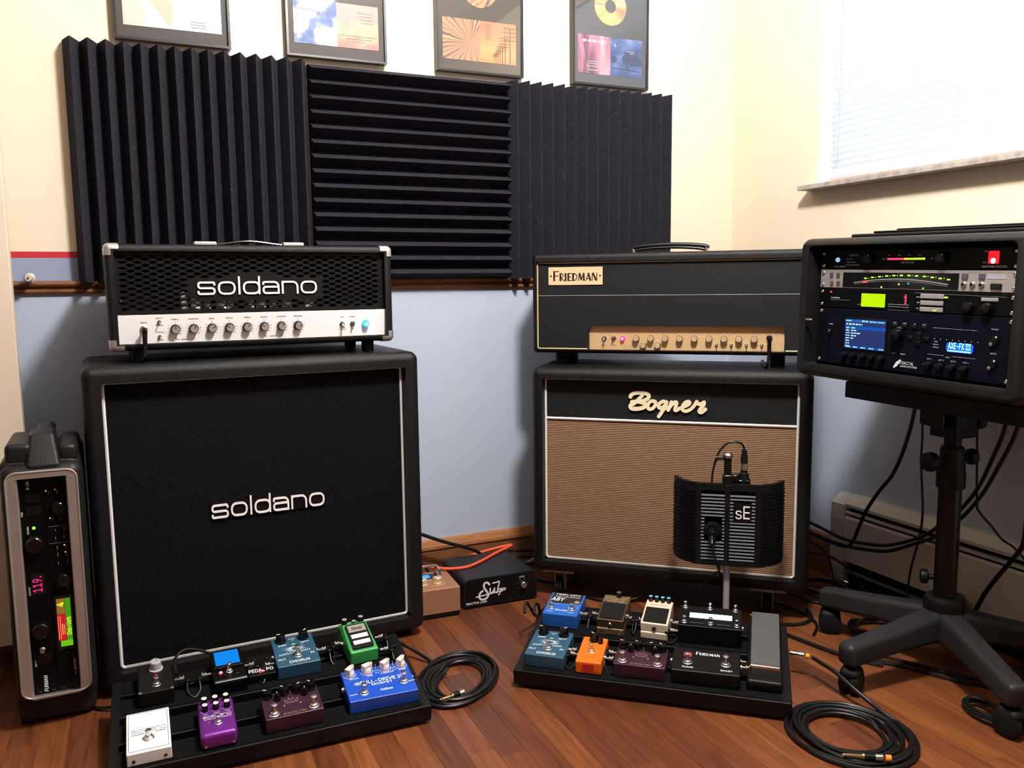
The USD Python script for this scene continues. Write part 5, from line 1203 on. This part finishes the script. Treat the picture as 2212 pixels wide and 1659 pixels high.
f.marks(dashes(.118, .170, -.0105, .0014, random.Random(1)) + dashes(.118, .170, -.0145, .0014, random.Random(2)) + [sbox(.128, -.0185, .152, -.0165), sbox(.128, -.0220, .150, -.0205)], glow('red_lettering', (1.0, .25, .08), 1.5), .0016, name='screen_bars')
f.text([('t.c. electronic', .0520, -.0380, .0048, dict(w=.036))], simple('grey_unit_print', (.42, .42, .44), .5))
for zz in (.2520, .4110): f.add('knob', lathe([(.0150, 0), (.0150, .004), (.0130, .013), (.011, .0145)], 24), BLACKG, zz, -.0265)
for zz in (.0850, .0950): f.add('push_button', rb(-.003, .003, -.005, .005, 0, .002, .001, 6), BLACKG, zz, -.025)
for zz, yy, m in ((.4490, -.0050, YEL), (.4500, -.0220, PINK), (.3890, -.0090, YEL), (.3270, -.0320, YEL), (.3110, -.0330, YEL)): f.add('light_dot', prism(Point(0, 0).buffer(.0013, 6), 0, .0008), m, zz, yy, smooth=False)
r_ = random.Random(12)
f.marks([sbox(z0 + .001, y0, z0 + .006 + r_.random() * .004, y0 + .0011) for z0, y0 in [(.440, -.010), (.440, -.026), (.383, -.014), (.383, -.030), (.358, -.018), (.358, -.034), (.340, -.017), (.340, -.033), (.318, -.019), (.320, -.035), (.303, -.019), (.300, -.036), (.284, -.019), (.284, -.036), (.232, -.014), (.228, -.034)]] + [line(.3700, -.004, .3700, -.040, .0005), line(.3330, -.004, .3330, -.040, .0005)], simple('faint_unit_print', (.34, .34, .37), .5), name='small_print')
f.marks([line(.040, -.0335, .076, -.0335, .0010)], simple('mauve_line', (.20, .12, .16), .5), name='printed_lines')

# ================================================================ boxes on the floor between the cabinets
t = thing('reactive_load_box', 'black metal box with white script lettering between the two cabinets', 'load box', mat4(-.2891, -.2893, .006, -.0331))
W, D, H = .2314, .2060, .0840
BXM = simple('slate_metal', (.010, .011, .015), .48, spec=.28)
prof = unary_union([rrect(0, W, -.03, H, .018, 6).intersection(sbox(0, 0, W, H))])
Mx = np.array([[1, 0, 0, 0], [0, 0, -1, 0], [0, 1, 0, 0], [0, 0, 0, 1.0]])
part(t, 'cover', xf(prism(prof, -D, 0), mat4(0, 0, 0) @ Mx), BXM, smooth=40)
part(t, 'front_panel', xf(prism(prof.buffer(-.0032), 0, .0012), Mx), BLACKM, smooth=40)
f = front(t, 0, -.0012, 0)
SB = [([(1085, 845), (1060, 822), (1025, 835), (1018, 880), (1050, 930), (1072, 975), (1040, 1018), (985, 1030), (957, 1002), (968, 955), (1000, 925)], 24), ([(920, 1002), (1060, 968), (1210, 928), (1285, 905)], 15), ([(1098, 893), (1093, 935), (1116, 946), (1142, 915), (1150, 890), (1150, 942)], 18),
      ([(1130, 828), (1170, 818), (1212, 808), (1200, 860), (1182, 946)], 16), ([(1187, 922), (1208, 896), (1226, 904), (1218, 945), (1202, 972)], 15), ([(1242, 892), (1240, 928)], 15), ([(1240, 908), (1262, 890), (1292, 888)], 13)]
k_ = W / (1700 - 770)
lg = ink([([((a - 770) * k_, -(b + .158 * (a - 770)) * k_) for a, b in p], w * k_) for p, w in SB])
f.marks([sa.translate(sa.scale(lg, 1, 1.0, origin=(0, 0)), 0, .0125 - lg.bounds[1] + .003)], simple('silver_print', (.74, .70, .70), .4), name='logo')
f.text([('REACTIVE LOAD', .0380, .0085, .0060, dict(bold=True, w=.064)), ('LEVEL', .1830, .0680, .0040, dict(w=.018))], WHITE)
knob_plain(f, .1840, .0480, .0100, .0150, NICKEL, n=20)
f.marks([Point(.1840 + .0165 * math.cos(q), .0480 + .0165 * math.sin(q)).buffer(.0008, 5) for q in np.linspace(-.8, 4.0, 6)], WHITE, name='dial_marks')
for x in (.02, W - .02):
    for y in (.02, D - .02): part(t, 'foot', mv(lathe([(.008, 0), (.008, .008)], 10), x, y, -.006), RUBBER)
COP = simple('copper_enamel', (.36, .17, .095), .45, metal=.25)
t = thing('copper_amp_box', 'copper-coloured box with a blue display and brass knob beside the large cabinet', 'load box', mat4(-.5101, -.3058, 0, -.0575) @ mat4(.080, 0, 0))
W, D = .12, .150
part(t, 'enclosure', rb(0, W, 0, D, .014, .0868, .0025, 8), COP)
part(t, 'base', rb(.002, W - .002, .002, D - .002, .003, .016, .002, 8), BLACKM)
f = top(t, 0, 0, .0868)
f.add('display', prism(sbox(.010, .095, .058, .122), 0, .0012), glow('blue_display', (.02, .22, 1.0), 2.6), smooth=False, label='lit blue display')
f.add('display_frame', prism(sbox(.004, .090, .082, .128) - sbox(.010, .095, .058, .122), 0, .0016), BLACKG, smooth=False)
for x in (.066, .022):
    k = f.add('knob', lathe([(.0150, 0), (.0150, .004), (.0130, .005), (.0130, .017), (.0105, .019)], 26), BRASSK, x, .048)
f.marks([sa.rotate(Point(.066, .048).buffer(.0012), 0)] + [line(.066 + .0175 * math.cos(q), .048 + .0175 * math.sin(q), .066 + .0225 * math.cos(q), .048 + .0225 * math.sin(q), .0022) for q in np.linspace(-2.6, -.4, 8)], simple('yellow_print', (.70, .52, .12), .5), name='dial_marks')
part(t, 'guard_bar', cat(tube([(.085, .135, .0868), (.085, .135, .108), (.085, .118, .112), (.085, .092, .106), (.085, .082, .0868)], .0035, 8), tube([(.004, .135, .0868), (.004, .135, .106), (.085, .135, .110)], .0030, 8)), CHROME)

# ================================================================ microphone, its screen and stand
MF = mat4(.25, -.77, 0, -.66)
t = thing('microphone_stand', 'short chrome and black stand holding the curved screen before the tan cabinet', 'stand', MF)
part(t, 'base', mv(lathe([(.058, 0), (.060, .003), (.058, .012), (.020, .018)], 32), .0160, .034, 0), BLACKP)
part(t, 'tube', mv(cyl(.0085, .012, .225, 18), .0160, .022, 0), simple('satin_tube', (.50, .49, .49), .4, .35))
part(t, 'upper_post', rb(.0040, .0230, .014, .030, .205, .490, .004, 8), BLACKP)
part(t, 'top_cap', mv(lathe([(.0125, 0), (.0135, .003), (.0135, .008), (.010, .0125), (.005, .014)], 18), .0135, .022, .4885), NICKEL)
part(t, 'thumb_wheel', cat(seg((-.0120, .022, .485), (.004, .022, .485), .004, n=8), seg((-.0190, .022, .4855), (-.0120, .022, .485), .0085, n=12)), BLACKP)
part(t, 'clamp', cat(rb(.0000, .0290, .004, .034, .418, .446, .005, 8), seg((.014, -.004, .430), (.014, .010, .430), .006, n=10)), BLACKG)
t = thing('reflection_screen', 'curved black microphone screen with pale slats and white two-letter logo', 'microphone screen', MF)
plan = [(-.1200, .072), (-.1130, .050), (-.0980, .027), (-.0610, .0), (.0930, .0), (.1320, .027), (.1470, .050), (.1540, .072)]
z0, z1 = .2060, .4240
wall_ = LineString(plan).buffer(.0055, cap_style='flat', join_style='mitre')
body = mf.Manifold(mf.Mesh(np.array(prism(wall_, z0, z1).vertices, np.float32), np.array(prism(wall_, z0, z1).faces, np.uint32)))
pm = prism(wall_, z0, z1); pm.merge_vertices()
body = mf.Manifold(mf.Mesh(np.array(pm.vertices, np.float32), np.array(pm.faces, np.uint32)))
cols = [(-.0520, .0075), (.0205, .0835)]
for a, b in cols: body = body - cb(a, b, -.02, .004, z0 + .012, z1 - .018)
part(t, 'shell', body, BLACKP)
part(t, 'backing', box(-.056, .088, .0038, .0052, z0 + .010, z1 - .014), HOLE, smooth=False)
SLATM = simple('slat_metal', (.27, .31, .36), .35, .35)
nrow = 20
for a, b in cols:
    for k in range(nrow):
        z = z0 + .0150 + k * .00895
        spans = [(a, b)]
        if a > 0 and 11.2 < k < 18: spans = [(a, a + .0085), (b - .0085, b)]
        if a < 0 and 5.6 < k < 12.5: spans = [(a, a + .009), (b - .006, b)]
        for c, d in spans: part(t, 'slat', box(c, d, -.0060, .0020, z, z + .0034), SLATM, smooth=False)
for (xa, ya), (xb, yb) in ((plan[0], plan[1]), (plan[1], plan[2]), (plan[2], plan[3]), (plan[4], plan[5]), (plan[5], plan[6]), (plan[6], plan[7])):
    L = math.hypot(xb - xa, yb - ya); an = math.atan2(yb - ya, xb - xa)
    part(t, 'wing_ribs', cat(*[xf(box(.004, L - .004, -.0085, -.0050, z0 + .014 + k * .0100, z0 + .0195 + k * .0100), mat4(xa, ya, 0, an)) for k in range(19)]), BLACKM, smooth=False, kind='stuff')
part(t, 'centre_strip', rb(.0085, .0195, -.0080, -.003, z0 + .002, z1 - .002, .001, 6), BLACKP)
f = front(t, 0, -.0058, 0)
f.add('logo_plate', prism(sbox(.0295, .3240, .0745, .3760), -.002, 0), BLACKM, smooth=False)
f.text([('s', .0425, .3340, .0300, dict(w=.0160)), ('E', .0622, .3340, .0345, dict(w=.0165))], WHITEL, name='logo')
f.add('mounting_ring', lathe([(.0215, 0), (.0225, .002), (.0215, .006), (.0140, .008), (.013, .006)], 28), RUBBER, -.0230, .3010)
for q in range(8): f.add('ring_notch', box(-.0045, .0045, -.0012, .0012, 0, .0012), HOLE, -.0230 + .0175 * math.cos(q * PI / 4), .3010 + .0175 * math.sin(q * PI / 4), .0066, rot=q * PI / 4 + PI / 2, smooth=False)
t = thing('microphone', 'black microphone poking through the round mount of the curved screen', 'microphone', MF)
part(t, 'body', xf(lathe([(.0090, -.030), (.0100, .010), (.0105, .020), (.0085, .026)], 20), mat4(-.0230, -.010, .3010, tilt=.20) @ FRONT), BLACKM)
part(t, 'connector', xf(lathe([(.0088, .024), (.0088, .034), (.0065, .044), (.0040, .052)], 16), mat4(-.0230, -.010, .3010, tilt=.55) @ FRONT), BLACKG)
t = thing('microphone_cable', 'thin black cable dropping from the microphone in the round mount', 'cable', MF)
part(t, 'cord', tube([(-.0230, -.054, .280), (-.0190, -.056, .255), (-.0120, -.048, .230), (-.0060, -.030, .206), (-.0040, .000, .190), (-.020, .030, .165), (-.050, .048, .115), (-.085, .060, .040), (-.10, .075, .006)], .0027, 8), CABLE)
t = thing('condenser_microphone', 'black microphone hanging behind the curved screen with its connector on top', 'microphone', MF)
part(t, 'body', mv(lathe([(.0130, .300), (.0145, .306), (.0145, .410), (.017, .414), (.017, .430), (.0130, .436), (.0125, .447), (.0085, .450), (.0085, .456)], 22), .0545, .030, 0), BLACKM)
part(t, 'grip_mount', cat(rb(.024, .044, .018, .042, .420, .444, .004, 8), rb(.040, .070, .014, .046, .422, .432, .003, 8)), BLACKG)
t = thing('microphone_cable', 'black cable arching over the curved screen from a silver connector', 'cable', MF)
k = part(t, 'plug', mv(lathe([(.0088, .456), (.0088, .473), (.0070, .474)], 18), .0545, .030, 0), NICKEL)
part(t, 'boot', mv(lathe([(.0090, .4735), (.0090, .487), (.0062, .508), (.0050, .509)], 16), .0545, .030, 0), RUBBER)
part(t, 'cord', tube([(.0545, .030, .505), (.052, .029, .518), (.042, .027, .528), (.024, .025, .530), (.006, .024, .521), (-.010, .024, .500), (-.021, .024, .465), (-.026, .024, .425), (-.026, .026, .330), (-.010, .034, .230), (.010, .052, .10), (.03, .08, .02), (.06, .10, .005)], .0027, 8), CABLE)

# ================================================================ cables
def cable(label, pts, r=.004, m=CABLE, n=8, extra=None, cat_='cable'):
    t = thing('cable', label, cat_)
    part(t, 'cord', tube(pts, r, n, 7), m)
    return t
def coil(cx, cy, ax, bx, turns, r_in, r_out, seed, r, start=0, n=26, flip=1):
    """loose flat turns on the floor; ax, bx: half-axes as vectors for the unit circle"""
    R_ = random.Random(seed); P = []
    jit = [(R_.uniform(-.012, .012), R_.uniform(-.012, .012), R_.uniform(-.07, .07)) for _ in range(turns + 2)]
    tot = int(turns * n)
    order = np.linspace(0, 1, turns + 1); R_.shuffle(order[1:-1])
    for i in range(tot + 1):
        q = i / n; k = int(q); fr_ = q - k
        k1 = min(k + 1, turns)
        s = fr_ * fr_ * (3 - 2 * fr_)
        rad = r_in + (r_out - r_in) * (order[min(k, turns)] * (1 - s) + order[k1] * s)
        jx = jit[k][0] * (1 - s) + jit[k1][0] * s; jy = jit[k][1] * (1 - s) + jit[k1][1] * s
        an = start + flip * q * 2 * PI
        zz = r + .0004 + .0042 * ((k * 0.618 * 3) % 3) * (.35 + .65 * abs(math.sin(an * .5 + k)))
        c, s2 = math.cos(an), math.sin(an)
        P.append((cx + jx * .7 + rad * (ax[0] * c + bx[0] * s2), cy + jy * .7 + rad * (ax[1] * c + bx[1] * s2), zz))
    return P
def straight_plug(t, a, b, tip, barrel, ring, band=None):
    """a jack plug lying from its tip a to its cable end b"""
    a, b = np.array(a), np.array(b); v = b - a
    P = lambda q: tuple(a + v * q)
    part(t, 'plug_tip', cat(seg(P(0), P(.05), .0016, .0030, 10), seg(P(.05), P(.09), .0030, .0020, 10), seg(P(.09), P(.42), .0031, n=10), seg(P(.42), P(.47), .0060, n=12)), tip)
    part(t, 'plug_barrel', cat(seg(P(.47), P(.86), .0066, .0060, 12)), barrel)
    part(t, 'plug_ring', seg(P(.70), P(.86), .0069, n=12), ring)
    if band is not None: part(t, 'cable_band', seg(P(.92), P(1.04), .0064, n=12), band, label='orange band')

# coil on the left of the right board, lying between the two boards
t = thing('coiled_cable', 'coiled black instrument cable on the floor beside the left pedal board', 'cable')
c = coil(-.458, -.695, (.0725, .13), (-.0935, .038), 8, 1.0, .50, 5, .0045, start=.88, flip=-1)
tail = [(-.640, -.600, .062), (-.615, -.560, .075), (-.575, -.520, .060), (-.530, -.515, .030), (-.495, -.560, .012)]
part(t, 'cord', tube(tail + c, .0045, 8, 4), CABLE)
straight_plug(t, (-.538, -.789, .0185), (-.466, -.776, .0185), GOLD, BLACKM, NICKEL)
t = thing('coiled_cable', 'coiled black instrument cable with orange bands at the lower right', 'cable')
c = coil(.196, -1.260, (.070, .112), (.108, -.074), 9, 1.0, .50, 9, .0047, start=1.25)
tail = [(.312, -1.040, .0530), (.310, -1.072, .052), (.307, -1.110, .052), (.305, -1.146, .045), (.306, -1.179, .035), (.313, -1.212, .022), (.313, -1.245, .016)]
part(t, 'cord', tube(tail + c, .0047, 8, 4), CABLE)
straight_plug(t, (.104, -1.336, .0215), (.176, -1.384, .0215), GOLD, BLACKM, NICKEL, ORANGEB)
straight_plug(t, (.264, -.976, .0540), (.308, -1.030, .0530), CHROME, CHROME, NICKEL, ORANGEB)

# cables behind and under the rack stand
cable('thick black cable looping from the rack case down across the heater to the cabinet', [(.770, -.915, .690), (.780, -.905, .629), (.780, -.888, .538), (.780, -.862, .457), (.780, -.834, .399), (.780, -.797, .351), (.780, -.756, .287), (.780, -.728, .225), (.775, -.712, .178), (.770, -.693, .160), (.755, -.655, .162), (.735, -.600, .176), (.705, -.530, .195)], .0052)
cable('upper of two black cables sagging from behind the stand pole to the cabinet', [(.780, -1.190, .690), (.770, -1.171, .628), (.770, -1.158, .570), (.770, -1.132, .498), (.770, -1.106, .434), (.770, -1.071, .379), (.770, -1.028, .325), (.770, -1.002, .306), (.770, -.948, .260), (.770, -.846, .208), (.765, -.765, .190), (.755, -.696, .186), (.740, -.623, .201), (.715, -.549, .222)], .0048)
cable('lower of two black cables sagging from behind the stand pole to the cabinet', [(.785, -1.220, .690), (.775, -1.205, .640), (.770, -1.185, .565), (.770, -1.152, .490), (.770, -1.118, .420), (.768, -1.080, .362), (.766, -1.035, .310), (.765, -.985, .268), (.765, -.930, .236), (.762, -.850, .193), (.755, -.770, .176), (.740, -.700, .172), (.720, -.630, .182), (.695, -.560, .198)], .0048)
cable('thin black cable hanging straight from the rack past the left clamp knob', [(.800, -.908, .690), (.800, -.908, .625), (.800, -.912, .515), (.800, -.912, .452), (.800, -.924, .326), (.795, -.923, .255), (.790, -.906, .165), (.785, -.904, .125), (.765, -.910, .050), (.740, -.890, .006)], .0030)
cable('thin black cable running down the wall right of the stand pole', [(.800, -1.065, .690), (.800, -1.071, .554), (.800, -1.080, .389), (.800, -1.088, .361), (.800, -1.121, .334), (.800, -1.153, .307), (.805, -1.185, .290), (.806, -1.230, .240), (.800, -1.260, .100)], .0028)
cable('thick black cable curving down in front of the heater at the right edge', [(.775, -1.240, .560), (.770, -1.232, .417), (.770, -1.227, .327), (.770, -1.210, .288), (.770, -1.173, .230), (.768, -1.140, .172), (.764, -1.119, .117), (.752, -1.095, .040), (.735, -1.070, .007)], .0055)
# clutter on the floor by the cabinet and under the stand
def ring_pts(cx, cy, rx, ry, z, turns, seed, a0=0):
    R_ = random.Random(seed); out = []
    for i in range(int(turns * 12) + 1):
        a = a0 + i / 12 * 2 * PI; q = 1 + .10 * math.sin(a * .37 + seed) + R_.uniform(-.02, .02)
        out.append((cx + rx * q * math.cos(a), cy + ry * q * math.sin(a), z + .006 * ((i // 12) % 3) + .003 * math.sin(a * 2 + seed)))
    return out
cable('tangled thin black cable looped on the floor right of the tan cabinet', ring_pts(.735, -.655, .060, .085, .014, 2.6, 1), .0034)
cable('loose black cable loop leaning on the heater right of the tan cabinet', [(.60, -.52, .06), (.68, -.55, .11), (.76, -.62, .115), (.795, -.70, .075), (.775, -.77, .020), (.72, -.75, .006), (.66, -.69, .006), (.63, -.62, .012)], .0040)
cable('grey flat cable on the floor behind the tan cabinet corner', [(.60, -.50, .020), (.68, -.57, .012), (.74, -.64, .008), (.80, -.74, .006)], .0042, simple('grey_cable', (.16, .16, .17), .4))
cable('black cable dropping beside the heater end cap', [(.66, -.48, .13), (.73, -.54, .150), (.78, -.60, .115), (.79, -.625, .050), (.77, -.65, .006)], .0032)
cable('thin brown-black cable running from the cabinet to the left stand caster', [(.52, -.62, .012), (.56, -.68, .006), (.57, -.75, .005), (.545, -.815, .0045), (.49, -.86, .0045)], .0038)
cable('black cable curving from the rocker pedal to the left stand caster', [(.455, -.765, .006), (.49, -.785, .005), (.525, -.79, .005), (.57, -.77, .005), (.60, -.72, .005)], .0046)
cable('flat dark cable lying between the right board and the front stand leg', [(.425, -.820, .005), (.436, -.870, .005), (.452, -.940, .005), (.475, -1.010, .005), (.51, -1.07, .005)], .0055)
cable('bundle of thin black cable curled under the left stand leg', ring_pts(.660, -.900, .070, .040, .008, 3.4, 3, 2), .0036)
cable('black cable arcing on the floor under the front stand leg', [(.470, -1.000, .005), (.510, -1.040, .005), (.561, -1.105, .005), (.600, -1.190, .005), (.660, -1.260, .005), (.74, -1.28, .005), (.80, -1.22, .005)], .0050)
cable('second black cable arcing under the front stand legs', [(.500, -1.000, .014), (.535, -1.040, .012), (.585, -1.10, .006), (.64, -1.20, .006), (.70, -1.25, .006), (.78, -1.26, .006)], .0045)
cable('loose black cable loops beside the front right stand caster', ring_pts(.525, -1.345, .030, .062, .008, 2.7, 6, .5), .0040)
cable('thin black cable looping from under the tan cabinet to its caster', [(.12, -.30, .03), (.09, -.29, .008), (.07, -.33, .005), (.10, -.40, .005), (.16, -.44, .006), (.22, -.46, .02)], .0034)
# between the cabinets
cable('orange cable lying across the black metal box between the cabinets', [(-.470, -.085, .115), (-.400, -.120, .098), (-.345, -.150, .0955), (-.300, -.185, .0945), (-.245, -.195, .0945), (-.185, -.165, .0945), (-.120, -.118, .0945), (-.060, -.080, .0950), (-.035, -.060, .094), (-.060, -.045, .088), (-.120, -.040, .080), (-.20, -.045, .070)], .0048, ORANGEC)
cable('black cable sloping from behind the large cabinet to the black metal box', [(-.430, -.070, .215), (-.356, -.072, .181), (-.273, -.070, .142), (-.200, -.066, .112), (-.150, -.062, .085), (-.10, -.05, .03)], .0055)
cable('short black cable behind the copper-coloured box', [(-.42, -.085, .150), (-.375, -.105, .115), (-.345, -.130, .075), (-.33, -.135, .02)], .0050)
for k, (lab, z) in enumerate((('upper black cable running behind the tan cabinet from the black metal box', .060), ('middle black cable running behind the tan cabinet from the black metal box', .042), ('lower black cable running behind the tan cabinet from the black metal box', .022))):
    cable(lab, [(-.15 - .02 * k, -.068, z), (-.06, -.052 - .008 * k, z + .012), (.00, -.060 - .012 * k, z + .010), (.06, -.050 - .012 * k, z), (.10, -.045, z - .008)], .0045)
cable('pale grey cable running behind the tan cabinet near the floor', [(-.05, -.105, .012), (.0, -.085, .030), (.05, -.070, .045), (.10, -.06, .05)], .0035, simple('pale_cable', (.45, .45, .46), .4))
cable('black cables bunched on the floor at the corner of the tan cabinet', [(-.045, -.13, .008), (.0, -.16, .006), (.03, -.20, .006), (.06, -.245, .010), (.09, -.27, .02)], .0045)
cable('black cable looping out at the left of the left pedal board', [(-1.248, -.330, .006), (-1.262, -.372, .006), (-1.262, -.420, .005), (-1.245, -.465, .005), (-1.205, -.492, .012), (-1.165, -.500, .025)], .0038)
cable('thin black lead arching behind the black pedal on the left board', [(-1.075, -.640, .125), (-1.075, -.590, .140), (-1.045, -.565, .145), (-.985, -.570, .120), (-.945, -.595, .100), (-.930, -.620, .085)], .0030)
cable('pair of black leads behind the blue switcher pedal', [(-.205, -.585, .085), (-.190, -.560, .098), (-.165, -.530, .080), (-.140, -.490, .020), (-.12, -.43, .006)], .0040)
cable('black lead from the blue switcher pedal towards the tan cabinet', [(-.225, -.570, .085), (-.205, -.540, .100), (-.150, -.480, .030), (-.09, -.40, .006), (-.02, -.35, .006)], .0040)
